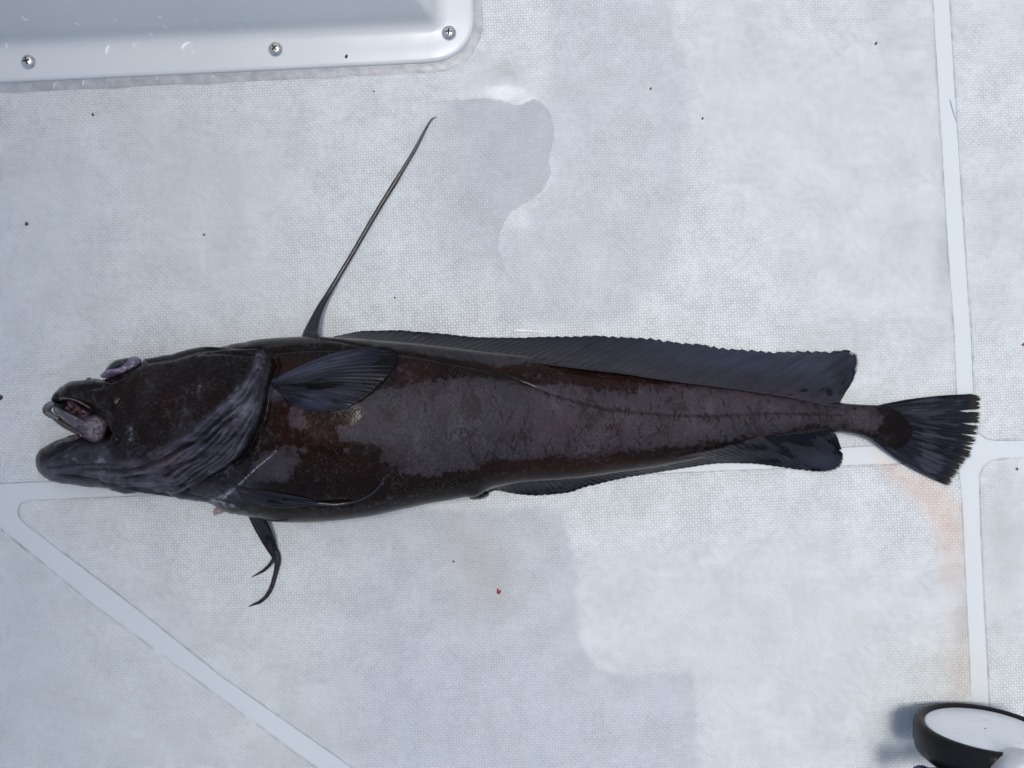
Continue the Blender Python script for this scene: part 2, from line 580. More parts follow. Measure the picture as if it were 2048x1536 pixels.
TH = [(60, 30), (108, 46), (130, 76), (160, 98), (200, 118), (250, 138), (300, 152), (400, 176), (500, 192), (600, 200), (700, 198), (800, 190), (900, 178),
      (1000, 164), (1100, 150), (1200, 134), (1300, 118), (1400, 100), (1500, 82), (1600, 66), (1680, 52), (1741, 40), (1790, 24), (1838, 8)]
ZC = 0.40


def interp(tab, x):
    a = np.asarray(tab, float)
    return np.interp(x, a[:, 0], a[:, 1])


def thick(x):
    return interp(TH, x)


def loft(xs, top, bot, th, na=72, ez=0.92):
    th_ = np.linspace(0, 2 * math.pi, na, endpoint=False)
    co = []
    for x, t, b, T in zip(xs, top, bot, th):
        zc = ZC * T
        yc, a = 0.5 * (t + b), 0.5 * (b - t)
        c, s = np.cos(th_), np.sin(th_)
        yy = yc + a * np.sign(c) * np.abs(c) ** 0.96
        z = np.where(s >= 0, zc + (T - zc) * np.abs(s) ** ez, zc - (zc - 0.6) * np.abs(s) ** 0.55)
        co.append(Pn(np.full(na, x), yy, z))
    co = np.array(co).reshape(-1, 3)
    n = len(xs)
    q = grid_quads(n, na, True)
    caps = []
    for i in (0, n - 1):
        ring = co[i * na:(i + 1) * na]
        co = np.vstack([co, ring.mean(0)[None]])
        ci = len(co) - 1
        for j in range(na):
            a_, b_ = i * na + j, i * na + (j + 1) % na
            caps.append((ci, b_, a_) if i == 0 else (ci, a_, b_))
    return co, q, np.array(caps)


def smooth1(v, k=3):
    w = np.array([1, 2, 3, 2, 1.0])
    w /= w.sum()
    for _ in range(k):
        v = np.convolve(np.pad(v, 2, mode='edge'), w, 'valid')
    return v


def make_body_mesh():
    parts = []
    xs = np.arange(226, 1840, 4.0)
    t, b = interp(UP, xs), interp(LO, xs)
    parts.append(loft(xs, smooth1(t), smooth1(b), smooth1(thick(xs))))
    # upper jaw and cheek
    xs = np.concatenate([[107.5, 109, 112, 116, 121, 127], np.arange(133, 300, 4.0)])
    MU = [(107, 801.5), (109, 803), (112, 801), (117, 798.5), (132, 799), (153, 803), (168, 809), (182, 818), (197, 829), (212, 840), (219, 852), (226, 868), (250, 878), (300, 880)]
    UPJ = [(107.5, 800), (109, 795)] + UP[2:]
    sh_ = np.clip((xs - 226) / 74, 0, 1)
    parts.append(loft(xs, interp(UPJ, xs) + 22 * sh_, interp(MU, xs), thick(xs) * (1 - 0.3 * sh_), na=56))
    # lower jaw
    xs = np.concatenate([[76.6, 78, 81, 86, 93], np.arange(100, 306, 4.0)])
    ML = [(76.6, 923), (78, 915), (81, 907), (85, 901.5), (103, 890.5), (128, 879), (156, 870.5), (170, 876), (190, 884), (207, 880), (224, 870), (250, 862), (306, 860)]
    LOJ = [(76.6, 925), (78, 934), (81, 940), (86, 945)] + LO[3:]
    TJ = [(76, 22), (78, 34), (85, 50), (100, 66), (130, 80), (160, 92), (200, 106), (250, 126), (306, 140)]
    sh_ = np.clip((xs - 226) / 80, 0, 1)
    parts.append(loft(xs, interp(ML, xs), interp(LOJ, xs) - 22 * sh_, interp(TJ, xs) * (1 - 0.3 * sh_), na=56))
    bm = bmesh.new()
    for co, q, c in parts:
        vs_ = [bm.verts.new(v) for v in co]
        for f in q:
            bm.faces.new([vs_[i] for i in f])
        for f in c:
            bm.faces.new([vs_[i] for i in f])
    bmesh.ops.recalc_face_normals(bm, faces=bm.faces)
    me = bpy.data.meshes.new('body_base')
    bm.to_mesh(me)
    bm.free()
    o = bpy.data.objects.new('body_base', me)
    COL.objects.link(o)
    r = o.modifiers.new('r', 'REMESH')
    r.mode = 'VOXEL'
    r.voxel_size = 0.00095
    s = o.modifiers.new('s', 'SMOOTH')
    s.factor = 0.5
    s.iterations = 12
    dg = bpy.context.evaluated_depsgraph_get()
    out = bpy.data.meshes.new_from_object(o.evaluated_get(dg))
    bpy.data.objects.remove(o)
    bpy.data.meshes.remove(me)
    out.name = 'body'
    return out


body = make_body_mesh()
nv = len(body.vertices)
co = np.empty(nv * 3, np.float32)
body.vertices.foreach_get('co', co)
co = co.reshape(-1, 3).astype(float)
no = np.empty(nv * 3, np.float32)
body.vertices.foreach_get('normal', no)
no = no.reshape(-1, 3).astype(float)
px, py = unproject(co)
upw = sstep(-0.1, 0.25, no[:, 2])

GILL = [(513, 700), (530, 707), (544, 717), (546, 730), (541, 745), (531, 771), (527, 795), (523, 823), (517, 841), (503, 866), (492, 893), (474, 917),
        (438, 941), (403, 962), (370, 978), (330, 985)]
OPER = [(522, 722), (519, 733), (511, 752), (497, 776), (485, 792), (455, 815), (421, 840), (392, 867), (353, 890), (314, 912), (275, 926), (236, 930), (158, 930)]
LAT = [(544, 703), (591, 697.5), (650, 696), (715, 700), (797, 708), (850, 716), (909, 727), (967, 738), (1014, 752), (1061, 771), (1108, 790), (1178, 810), (1227, 820.5),
       (1274, 826), (1344, 832), (1414, 834), (1485, 831), (1555, 828), (1649, 830), (1690, 831)]
disp = np.zeros(nv)       # px, along the normal
dark = np.zeros(nv)
gpoly = GILL + [(100, 985), (40, 980), (40, 690)]
gs = sd_poly(px, py, gpoly)
disp += 9 * sstep(-3, 4, gs) * np.exp(-np.maximum(gs, 0) / 130)
disp -= 10 * np.exp(-((gs + 7) / 7) ** 2) * sstep(700, 730, py)
dark = np.maximum(dark, 0.85 * np.exp(-((gs + 3) / 4.5) ** 2))
dark = np.maximum(dark, 0.8 * sstep(0, 5, gs) * sstep(24, 8, gs) * sstep(720, 735, py) * sstep(850, 800, py) * (px > 480))
od, ot = pl_dist(px, py, OPER)
disp += 5.5 * np.exp(-(od / 7) ** 2) * sstep(1, 0.65, ot)
viol = np.exp(-(od / 9) ** 2) * sstep(0.8, 0.35, ot)
# crease beside the ridge
cre = [(x + 9, y + 9) for x, y in OPER]
cd, ct = pl_dist(px, py, cre)
disp -= 6 * np.exp(-(cd / 5) ** 2)
dark = np.maximum(dark, 0.75 * np.exp(-(cd / 3.5) ** 2))
# gill membranes between the ridge and the gill edge / throat
C1 = resample(OPER, 60)
C2 = resample([(545, 730), (536, 760), (527, 795), (517, 841), (492, 893), (474, 917), (438, 943), (403, 964), (360, 985), (300, 985), (240, 972), (160, 961)], 60)
mem = sd_poly(px, py, [tuple(p) for p in C1] + [tuple(p) for p in C2[::-1]])
memm = sstep(-4, 8, mem)
viol = np.maximum(viol, memm)
for k in range(13):
    f = (k + 0.6) / 13 + random.uniform(-0.02, 0.02)
    ln = C1 * (1 - f) + C2 * f
    w = np.arange(60)
    ln = ln + np.stack([2.5 * np.sin(w * 0.35 + k * 2.1), 3.0 * np.sin(w * 0.27 + k * 1.3) + 1.6 * np.sin(w * 0.7 + k)], -1)
    a, b = sorted((random.randint(0, 18), random.randint(36, 59)))
    fd, ft = pl_dist(px, py, ln[a:b])
    amp = (0.5 + 0.5 * np.sin(ft * 9 + k)) * 0.6 + 0.5
    disp -= 4.2 * amp * np.exp(-(fd / 3.0) ** 2) * memm
    disp += 2.6 * amp * np.exp(-((fd - 6) / 4.5) ** 2) * memm
    dark = np.maximum(dark, 0.8 * amp * np.exp(-(fd / 2.2) ** 2) * memm)
# jaw crease from the mouth corner, fold across the chin
for ln, w, dp in [([(226, 866), (240, 878), (236, 890), (222, 892)], 4, 4), ([(156, 877), (150, 888), (128, 899), (100, 915)], 4, 3.5),
                  ([(120, 948), (150, 950), (200, 958), (240, 968), (300, 975), (360, 985), (415, 1003)], 4, 5),
                  ([(100, 935), (160, 929), (230, 928)], 3, 3), ([(230, 972), (300, 985), (370, 994), (420, 1003)], 3, 3),
                  ([(300, 728), (350, 722), (400, 708), (470, 702), (520, 698)], 4, 4),
                  ([(120, 785), (150, 783), (175, 780), (205, 776)], 5, 3), ([(400, 714), (450, 712), (510, 716)], 3.5, 3),
                  ([(640, 678), (680, 682), (715, 690), (740, 694)], 2.5, 3)]:
    fd, ft = pl_dist(px, py, ln)
    e = np.exp(-(fd / w) ** 2)
    disp -= dp * e
    dark = np.maximum(dark, 0.7 * np.exp(-(fd / (w * 0.7)) ** 2))
# lateral line, dorsal crease over the shoulder
ld, lt = pl_dist(px, py, LAT)
disp -= 1.8 * np.exp(-(ld / 3) ** 2)
disp += 0.6 * np.exp(-((ld - 7) / 6) ** 2) * sstep(0.6, 0.0, lt)
dark = np.maximum(dark, (0.85 - 0.25 * lt) * np.exp(-(ld / 2.3) ** 2))
sh, _ = pl_dist(px, py, [(546, 703), (600, 697), (660, 695), (720, 700)])
disp -= 3 * np.exp(-((sh) / 4) ** 2)
# dorsal muscle bulge and general unevenness
disp += 1.6 * vnoise(px / 90, py / 60, 21) + 0.25 * vnoise(px / 24, py / 18, 22) + 0.12 * vnoise(px / 10, py / 8, 23)
head = sstep(560, 480, px)
disp += head * (0.7 * vnoise(px / 14, py / 12, 25) + 0.6 * vnoise(px / 7, py / 6, 26))
# eye socket
eye = sd_poly(px, py, [(196, 764), (200, 746), (222, 728), (262, 716), (288, 718), (288, 728), (262, 752), (226, 768)])
disp -= 8 * sstep(-5, 8, eye)
dark = np.maximum(dark, sstep(-3, 4, eye))
# belly lump and vent
vt = np.hypot((px - 955) / 24, (py - 990) / 10)
disp += 5 * np.exp(-vt ** 2)
dark = np.maximum(dark, 0.9 * np.exp(-vt ** 4))
# pelvic ledge
pe, _ = pl_dist(px, py, [(470, 972), (500, 986), (560, 1000), (620, 1007), (700, 1004)])
disp -= 4 * np.exp(-(pe / 5) ** 2)
dark = np.maximum(dark, 0.8 * np.exp(-(pe / 3) ** 2))
notail = sstep(1835, 1760, px)
co2 = co + no * (disp * upw * notail * U)[:, None]
co2[:, 2] = np.maximum(co2[:, 2], 0.0003)
body.vertices.foreach_set('co', co2.astype(np.float32).ravel())
body.update()

# ---- colouring fields
dry_sheen = sd_poly(px, py, [(677, 856), (690, 852), (716, 846), (728, 826), (716, 812), (760, 774), (800, 772), (838, 764), (944, 748), (1014, 758), (1061, 776), (1096, 772),
                       (1131, 768), (1249, 786), (1274, 786), (1283, 771), (1391, 765), (1485, 771), (1555, 788), (1620, 806), (1680, 812), (1735, 815), (1770, 830), (1755, 868), (1700, 858),
                       (1625, 849), (1555, 864), (1508, 876), (1414, 884), (1367, 891), (1297, 900), (1202, 909), (1131, 913), (1061, 916), (991, 920), (944, 939),
                       (874, 951), (825, 956), (790, 936), (764, 926), (757, 908), (767, 889), (720, 888), (680, 884)])
for pts in ([(579, 822), (585, 808), (600, 815), (614, 838), (618, 850), (598, 860), (580, 852)],
            [(505, 925), (530, 903), (570, 892), (600, 905), (604, 925), (590, 945), (572, 965), (520, 962), (490, 968)],
            [(565, 892), (590, 889), (622, 900), (610, 908), (580, 905)],
            [(690, 898), (712, 900), (735, 892), (736, 905), (700, 908)],
            [(583, 790), (600, 790), (640, 805), (700, 815), (720, 812), (700, 822), (640, 822), (600, 814)]):
    dry_sheen = np.maximum(dry_sheen, sd_poly(px, py, pts))
dry_sheen = np.maximum(dry_sheen, 14 * sstep(690, 720, px) * sstep(1150, 1000, px) * sstep(0, 12, sd_poly(px, py, [(690, 690), (800, 684), (960, 704), (1110, 718), (1110, 730), (1000, 738), (900, 722), (800, 704)])) - 6)  # grey sky sheen along the back, painted in with the dry patches
dry_sheen = np.maximum(dry_sheen, -40)
dry_sheen_f = np.clip(dry_sheen / 22.0, -1.6, 1.6)
# small wet ticks and bruise marks on the dry flank
ticks = np.zeros(nv)
tp = []
for k in range(150):
    x = rng.choice([rng.normal(1150, 130), rng.uniform(860, 1660)])
    x = min(max(x, 850), 1655)
    f = rng.uniform(0, 1)
    y0, y1 = np.interp(x, [840, 1100, 1400, 1660], [765, 775, 775, 812]), np.interp(x, [840, 1100, 1400, 1660], [945, 912, 884, 848])
    y = y0 + (y1 - y0) * f
    l = rng.uniform(3, 11)
    a = rng.normal(1.25, 0.35) * (1 if y < 835 else rng.choice([-1, 1]))
    tp.append((x, y, l * math.cos(a), l * math.sin(a), rng.uniform(1.0, 2.2)))
for x in np.linspace(1100, 1675, 30):
    y = np.interp(x, [p[0] for p in LAT], [p[1] for p in LAT])
    tp.append((x + rng.normal(0, 5), y + rng.normal(2, 3), rng.normal(3, 3), rng.uniform(3, 8), rng.uniform(1.3, 2.6)))
for x, y, dx, dy, w in tp:
    m = (np.abs(px - x) < 22) & (np.abs(py - y) < 22)
    idx = np.nonzero(m)[0]
    d, _ = pl_dist(px[idx], py[idx], [(x - dx, y - dy), (x + dx * .2 + 1.5, y), (x + dx, y + dy)])
    ticks[idx] = np.maximum(ticks[idx], np.exp(-(d / w) ** 2))
red = np.exp(-(((px - 1110) / 110) ** 2 + ((py - 860) / 70) ** 2)) * 0.8
for cx, cy, rx, ry, a in [(830, 745, 45, 35, .9), (1230, 760, 160, 25, 1), (600, 850, 60, 60, .9), (1180, 930, 260, 25, .9), (580, 735, 60, 22, 1.0), (1430, 800, 200, 30, .35), (660, 860, 60, 50, .7),
                          (1550, 790, 120, 20, .6), (330, 800, 110, 70, .45), (720, 930, 130, 60, .3), (1000, 735, 130, 14, .7)]:
    red = np.maximum(red, a * np.exp(-(((px - cx) / rx) ** 2 + ((py - cy) / ry) ** 2)))
pale = np.zeros(nv)
for ln, w0, w1, a in [([(552, 902), (540, 914), (520, 930), (500, 948), (480, 968), (474, 976)], 1.3, 2.0, 0.75), ([(474, 974), (455, 988), (436, 1000), (422, 1006)], 3, 8, 0.7),
                      ([(436, 1000), (452, 1012), (470, 1012)], 6, 4, 0.55), ([(767, 957), (764, 970)], 1.2, 1.5, 0.4)]:
    fd, ft = pl_dist(px, py, ln)
    pale = np.maximum(pale, a * np.exp(-(fd / (w0 + (w1 - w0) * ft)) ** 2))
for cx, cy, rx, ry, a in [(548, 780, 16, 12, .45), (262, 868, 10, 22, .5), (440, 940, 30, 14, .38), (404, 784, 7, 22, .32), (470, 800, 14, 10, .4), (480, 790, 10, 22, .35),
                          (205, 920, 22, 12, .4), (140, 918, 26, 10, .4), (230, 940, 40, 14, .35), (310, 900, 30, 10, .3), (372, 840, 20, 30, .28), (500, 850, 14, 20, .25),
                          (360, 910, 26, 16, .3), (1180, 905, 14, 14, .3), (1775, 880, 10, 6, .2), (425, 990, 14, 5, .35), (158, 795, 8, 6, .35), (520, 740, 6, 12, .4), (700, 690, 20, 6, .15)]:
    g_ = np.exp(-(((px - cx) / rx) ** 2 + ((py - cy) / ry) ** 2))
    pale = np.maximum(pale, a * g_ * (0.75 + 0.5 * vnoise(px / 6, py / 6, 31)))
# comb of pale rays where the tail fin starts
for k in range(11):
    f = k / 10
    x0, y0 = 1800 + 36 * f ** 0.7, 808 + 58 * f
    d, _ = pl_dist(px, py, [(x0, y0), (x0 + 13, y0 + 3.5)])
    pale = np.maximum(pale, 0.6 * np.exp(-(d / 1.9) ** 2))
pinkf = 0.9 * np.exp(-(((px - 345) / 26) ** 2 + ((py - 915) / 18) ** 2))
pinkf = np.maximum(pinkf, 0.6 * np.exp(-(((px - 300) / 50) ** 2 + ((py - 925) / 12) ** 2)))
viol = np.maximum(viol, 0.75 * sstep(905, 935, py) * sstep(470, 380, px))
viol = np.maximum(viol, 0.6 * np.exp(-(((px - 180) / 60) ** 2 + ((py - 910) / 22) ** 2)))
viol = np.maximum(viol, 0.55 * np.exp(-(((px - 470) / 50) ** 2 + ((py - 985) / 22) ** 2)))
viol = np.maximum(viol, 0.8 * np.exp(-(((px - 548) / 18) ** 2 + ((py - 780) / 16) ** 2)))
scal = sstep(500, 580, px) * sstep(1800, 1740, px)
spk = sstep(560, 500, px) * sstep(190, 240, px) * (1 - np.clip(viol, 0, 1))
dark = np.maximum(dark, 0.62 * sstep(1760, 1815, px) * (0.8 + 0.35 * vnoise(px / 12, py / 9, 90)))
for nme, arr in (('dry_sheen', dry_sheen_f), ('viol', np.clip(viol, 0, 1)), ('dark', np.clip(dark, 0, 1)), ('ticks', ticks), ('red', np.clip(red, 0, 1)), ('pale', np.clip(pale, 0, 1)),
                 ('pinkf', pinkf), ('scal', scal), ('spk', spk)):
    fattr(body, nme, arr)
body.polygons.foreach_set('use_smooth', np.ones(len(body.polygons), bool))


def skin_material():
    g = G('wet_fish_skin')
    n1, n2, n3 = g.noise(38, 5, 0.6), g.noise(190, 4, 0.6), g.noise(900, 2)
    dr = g.add(g.attr('dry_sheen'), g.add(g.mul(g.sub(n1, 0.5), 1.3), g.mul(g.sub(n2, 0.5), 1.7)))
    dryM = g.add(g.mul(g.step(dr, -0.14, 0.18), 0.45), g.mul(g.step(dr, -0.40, 0.95), 0.55))
    tickm = g.step(g.mul(g.attr('ticks'), g.step(n2, 0.3, 0.6, 0.4, 1.2)), 0.3, 0.65)
    # scale rows: two crossing diagonal wave trains, rows converge slightly by noise
    warp = g.noise(14, 2)
    xyz = g.sep(g.co)
    k = 2 * math.pi / (5.2 * U)
    ph = g.mul(warp, 26.0)
    k = 1.0 / (4.7 * U)
    pa = g.add(g.add(g.mul(xyz[0], k * 0.80), g.mul(xyz[1], k * 0.62)), g.mul(warp, 5.0))
    pb = g.add(g.sub(g.mul(xyz[0], k * 0.80), g.mul(xyz[1], k * 0.62)), g.mul(warp, 3.5))
    sc = g.sub(1.05, g.mul(g.voro(1.0, g.comb(pa, pb, 0.0), 0.5), 1.35))
    sc = g.add(sc, g.mul(g.sub(n2, 0.5), 0.5))
    samt = g.mul(g.attr('scal'), g.step(g.noise(20, 3), 0.3, 0.65, 0.35, 1.0))
    red = g.mul(g.attr('red'), g.step(n1, 0.25, 0.7, 0.5, 1.0))
    wetc = g.mix(red, (0.0054, 0.0034, 0.0025), (0.0175, 0.0062, 0.0050))
    wetc = g.mix(g.mul(g.step(sc, 0.45, 0.8), g.mul(samt, g.step(g.noise(60, 3), 0.30, 0.6, 0.15, 0.9))), wetc, (0.030, 0.023, 0.019))
    tint = g.noise(9, 4, 0.6)
    dryc = g.mix(g.step(tint, 0.35, 0.65), (0.021, 0.021, 0.028), (0.034, 0.028, 0.034))
    dryc = g.mix(g.mul(red, 0.55), dryc, (0.042, 0.021, 0.027))
    dryc = g.mix(g.mul(samt, g.step(sc, 0.35, 0.9, 0.0, 0.55)), dryc, (0.072, 0.067, 0.077))
    dryc = g.mix(g.mul(samt, g.step(sc, 0.45, 0.1, 0.0, 0.55)), dryc, (0.018, 0.015, 0.018))
    dryc = g.mix(g.step(n2, 0.52, 0.72, 0, 0.5), dryc, (0.026, 0.019, 0.023))
    sm = g.noise(46, 6, 0.72, g.map(0.35, (1.0, 0.6, 1)), 0.8)
    dryc = g.mix(g.step(sm, 0.50, 0.66, 0, 0.8), dryc, (0.014, 0.0085, 0.0095))
    dryc = g.mix(g.step(sm, 0.46, 0.32, 0, 0.6), dryc, (0.052, 0.050, 0.062))
    dryc = g.mix(g.mul(tickm, 0.8), dryc, (0.010, 0.0045, 0.0055))
    col = g.mix(dryM, wetc, dryc)
    # cheek speckles
    v = g.voro(300)
    dots = g.mul(g.mul(g.step(v, 0.40, 0.18), g.attr('spk')), g.step(g.noise(55, 4), 0.34, 0.68, 0.05, 0.75))
    col = g.mix(dots, col, (0.030, 0.027, 0.026))
    haze = g.mul(g.attr('spk'), g.step(g.noise(26, 6, 0.7), 0.48, 0.76, 0, 0.45))
    col = g.mix(haze, col, (0.034, 0.036, 0.043))
    # violet membranes, streaked lengthways
    st = g.noise(95, 5, 0.65, g.map(-0.62, (0.28, 1.3, 1)), 0.6)
    vc = g.mix(g.step(st, 0.30, 0.70), (0.022, 0.021, 0.030), (0.080, 0.079, 0.107))
    vc = g.mix(g.step(n1, 0.5, 0.72, 0, 0.5), vc, (0.12, 0.124, 0.16))
    vc = g.mix(g.mul(g.attr('pinkf'), g.step(n2, 0.3, 0.6)), vc, (0.095, 0.055, 0.072))
    vm = g.mul(g.attr('viol'), g.step(n1, 0.22, 0.62, 0.45, 1.0))
    col = g.mix(vm, col, vc)
    p = g.attr('pale')
    pm = g.step(g.mul(g.mul(p, g.step(n3, 0.35, 0.65, 0.3, 1.4)), g.step(n2, 0.35, 0.6, 0.25, 1.2)), 0.20, 0.85)
    col = g.mix(g.mul(pm, 0.75), col, (0.30, 0.33, 0.38))
    pm2 = g.mul(p, g.step(n2, 0.35, 0.65, 0.1, 0.6))
    col = g.mix(pm2, col, (0.15, 0.16, 0.20))
    col = g.mix(g.mul(g.attr('dark'), 0.9), col, (0.003, 0.0025, 0.003))
    rough = g.step(dryM, 0, 1, 0.20, 0.60)
    rough = g.add(rough, g.mul(g.attr('viol'), 0.10))
    hb = g.add(g.mul(g.mul(sc, samt), g.step(dryM, 0, 1, 0.45, 0.8)), g.add(g.mul(n2, 0.6), g.mul(g.mul(g.step(v, 0.4, 0.1), g.attr('spk')), 0.6)))
    hb = g.add(hb, g.mul(g.mul(st, g.attr('viol')), 0.8))
    nb = g.bump(hb, 0.00028, 0.4)
    return g.out(color=col, rough=rough, normal=nb, spec=g.step(dryM, 0, 1, 0.09, 0.12))


M_SKIN = skin_material()
fish = empty('fish', P(900, 860))
tag(fish, 'long dark brown wet fish with open mouth lying on its side on the white deck', 'fish')
body_o = link('body', body, M_SKIN, fish)
bvh = BVHTree.FromPolygons([tuple(v) for v in co2], [tuple(p.vertices) for p in body.polygons])


def on_body(x, y, lift=0.0, default=0.0):
    """height (px) of the fish surface seen at photo pixel x, y"""
    o = Vector((0, 0, H))
    d = (Vector(P(x, y, 0)) - o).normalized()
    hit = bvh.ray_cast(o, d)
    z = hit[0].z / U if hit[0] is not None else default
    return z + lift


# ------------------------------------------------------------------ fins
def fin_material(name, base, tip, wetdark, glossy=0.25, contrast=1.0, lite=(0.06, 0.075, 0.11), tipmix=0.0, pinkbase=0.0):
    g = G(name)
    ray, v = g.attr('ray'), g.attr('v')
    vec = g.comb(g.mul(ray, 1.0), g.mul(v, 2.2), 0.0)
    n1 = g.noise(1.0, 4, 0.6, vec)
    vec2 = g.comb(g.mul(ray, 0.35), g.mul(v, 3.0), 4.0)
    n2 = g.noise(1.0, 4, 0.55, vec2)
    col = g.mix(v, base, tip)
    col = g.mix(g.step(n1, 0.45, 0.72, 0, 0.5), col, tuple(c * 1.7 for c in base))
    rl = g.m('ABSOLUTE', g.sub(g.m('FRACT', ray), 0.5))
    brk = g.step(g.noise(1.0, 3, 0.5, g.comb(g.mul(ray, 0.8), g.mul(v, 1.4), 9.0)), 0.35, 0.65)
    col = g.mix(g.mul(g.step(rl, 0.16, 0.02, 0, 0.6), brk), col, tuple(c * 0.35 for c in base))
    blot = g.noise(48, 5, 0.6)
    col = g.mix(g.step(blot, 0.50, 0.72, 0, 0.6), col, (base[0] * 0.45, base[1] * 0.4, base[2] * 0.45))
    col = g.mix(g.mul(g.step(v, 0.45, 0.05), g.step(blot, 0.55, 0.35, 0, pinkbase)), col, (base[0] * 1.7, base[1] * 1.25, base[2] * 1.35))
    col = g.mix(g.step(v, 0.90, 0.99, 0, tipmix), col, (0.030, 0.027, 0.018))
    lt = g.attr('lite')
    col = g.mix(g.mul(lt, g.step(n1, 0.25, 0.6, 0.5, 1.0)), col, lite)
    w = g.step(g.add(n2, g.attr('wetf')), 0.56, 0.66)
    col = g.mix(g.mul(w, contrast), col, wetdark)
    h = g.add(g.step(rl, 0.0, 0.5), g.mul(g.noise(500, 3), 0.3))
    return g.out(color=col, rough=g.step(w, 0, 1, 0.45, glossy), normal=g.bump(h, 0.0005, 0.5), spec=0.13)


M_FIN = fin_material('dark_blue_fin', (0.018, 0.016, 0.020), (0.011, 0.0135, 0.023), (0.003, 0.0034, 0.006), lite=(0.030, 0.035, 0.052), pinkbase=0.7)
M_PEC = fin_material('violet_blue_fin', (0.014, 0.0125, 0.019), (0.0045, 0.0065, 0.014), (0.002, 0.002, 0.003), lite=(0.030, 0.034, 0.054))
M_TAIL = fin_material('black_blue_tail', (0.013, 0.013, 0.019), (0.0045, 0.0065, 0.011), (0.040, 0.044, 0.060), 0.3, 0.7, tipmix=0.7)


def sheet(name, mat, base, outer, nu, nv_, zfun, rays, wetfun=None, edge=None, bow=None, thick_px=1.6, lite=None, slant=0.0, parent=None):
    B = resample(base, nu)
    O = resample(outer, nu)
    s = np.linspace(0, 1, nu)
    if slant:
        sb = np.clip(s - slant * np.sin(math.pi * s), 0, 1)
        B = np.stack([np.interp(sb, s, B[:, k]) for k in range(2)], -1)
    L = np.ones(nu) if edge is None else edge(s)
    Ssg, V = np.meshgrid(s, np.linspace(0, 1, nv_), indexing='ij')
    X = B[:, None, 0] + (O[:, None, 0] - B[:, None, 0]) * V * L[:, None]
    Y = B[:, None, 1] + (O[:, None, 1] - B[:, None, 1]) * V * L[:, None]
    if bow:
        dx, dy = bow(Ssg, V)
        X, Y = X + dx, Y + dy
    Z = zfun(X, Y, Ssg, V)
    ridge = 0.7 * (0.4 + 0.9 * vnoise(Ssg * rays * 0.7, V * 2.5, 61)) * np.cos(2 * math.pi * Ssg * rays) * np.sin(math.pi * np.clip(V, 0, 1)) ** 0.5
    Z = Z + ridge
    co = Pn(X.ravel(), Y.ravel(), np.maximum(Z.ravel(), 0.7))
    me = mesh_np(name, co, grid_quads(nu, nv_))
    fattr(me, 'ray', Ssg.ravel() * rays)
    fattr(me, 'v', V.ravel())
    wf = np.zeros(X.size) if wetfun is None else wetfun(X.ravel(), Y.ravel(), Ssg.ravel(), V.ravel())
    fattr(me, 'wetf', wf)
    fattr(me, 'lite', np.zeros(X.size) if lite is None else np.clip(lite(X.ravel(), Y.ravel(), Ssg.ravel(), V.ravel()), 0, 1))
    o = link(name, me, mat, parent)
    m = o.modifiers.new('solid', 'SOLIDIFY')
    m.thickness = thick_px * U
    m.offset = -1
    return o


def saw(s, n, depth, seed=0, sharp=1.0):
    r = np.random.default_rng(seed)
    f = (s * n) % 1.0
    k = np.floor(s * n).astype(int)
    a = r.uniform(0.5, 1.2, n + 2)[np.clip(k, 0, n + 1)]
    return 1 - depth * a * f ** sharp


# long second dorsal fin
DB = [(660, 681), (720, 684), (802, 690), (897, 700), (967, 711), (1038, 720), (1108, 730), (1178, 739), (1249, 747), (1297, 755), (1367, 765), (1438, 774), (1508, 784),
      (1578, 795), (1625, 805), (1655, 811), (1676, 813)]
DO = [(668, 672.5), (690, 668), (727, 661), (755, 660.5), (796, 660), (827, 662), (862, 664.5), (920, 670.5), (967, 674), (1014, 674.7), (1085, 673), (1178, 671), (1249, 673),
      (1297, 676), (1367, 684.5), (1414, 690), (1461, 696), (1531, 702), (1578, 702), (1660, 701), (1694, 699.5), (1709, 705), (1718, 719), (1717, 738), (1709, 759),
      (1693, 783), (1683, 800)]


def dz(X, Y, s, V):
    k = sstep(850, 1250, X)
    zb = thick(X) * (0.38 + 0.46 * k) + 2
    z = zb * (1 - V) ** 1.3 + 4 * V + 3
    return z + 2.2 * vnoise(X / 26, Y / 14, 41) * np.sin(math.pi * V) + 2.0 * V * np.sin(X / 21.0)


def dedge(s):
    return np.where(s < 0.9, saw(s, 62, 0.05, 1), saw(s, 240, 0.07, 2, 1.0)) * (1 + 0.012 * np.sin(s * 71))


def dwet(x, y, s, v):
    w = 0.10 * sstep(1560, 1660, x) * sstep(715, 745, y) + 0.30 * sstep(0.93, 1.0, v) * sstep(1640, 1700, x) - 0.06
    w += 0.16 * sstep(1050, 780, x) * sstep(0.35, 0.9, v)
    fold = np.exp(-((v - 0.10 - 0.06 * vnoise(x / 14, x * 0, 51)) / 0.05) ** 2) * sstep(800, 860, x) * sstep(1200, 1120, x)
    return w + 0.3 * fold - 0.06 * sstep(1100, 1250, x) * sstep(1600, 1500, x)


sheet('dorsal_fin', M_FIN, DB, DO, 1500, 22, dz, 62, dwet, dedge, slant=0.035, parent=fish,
      lite=lambda x, y, s, v: 0.55 * sstep(1150, 1450, x) * sstep(1690, 1640, x) * sstep(0.25, 0.6, v) + 0.2 * sstep(1100, 1350, x))

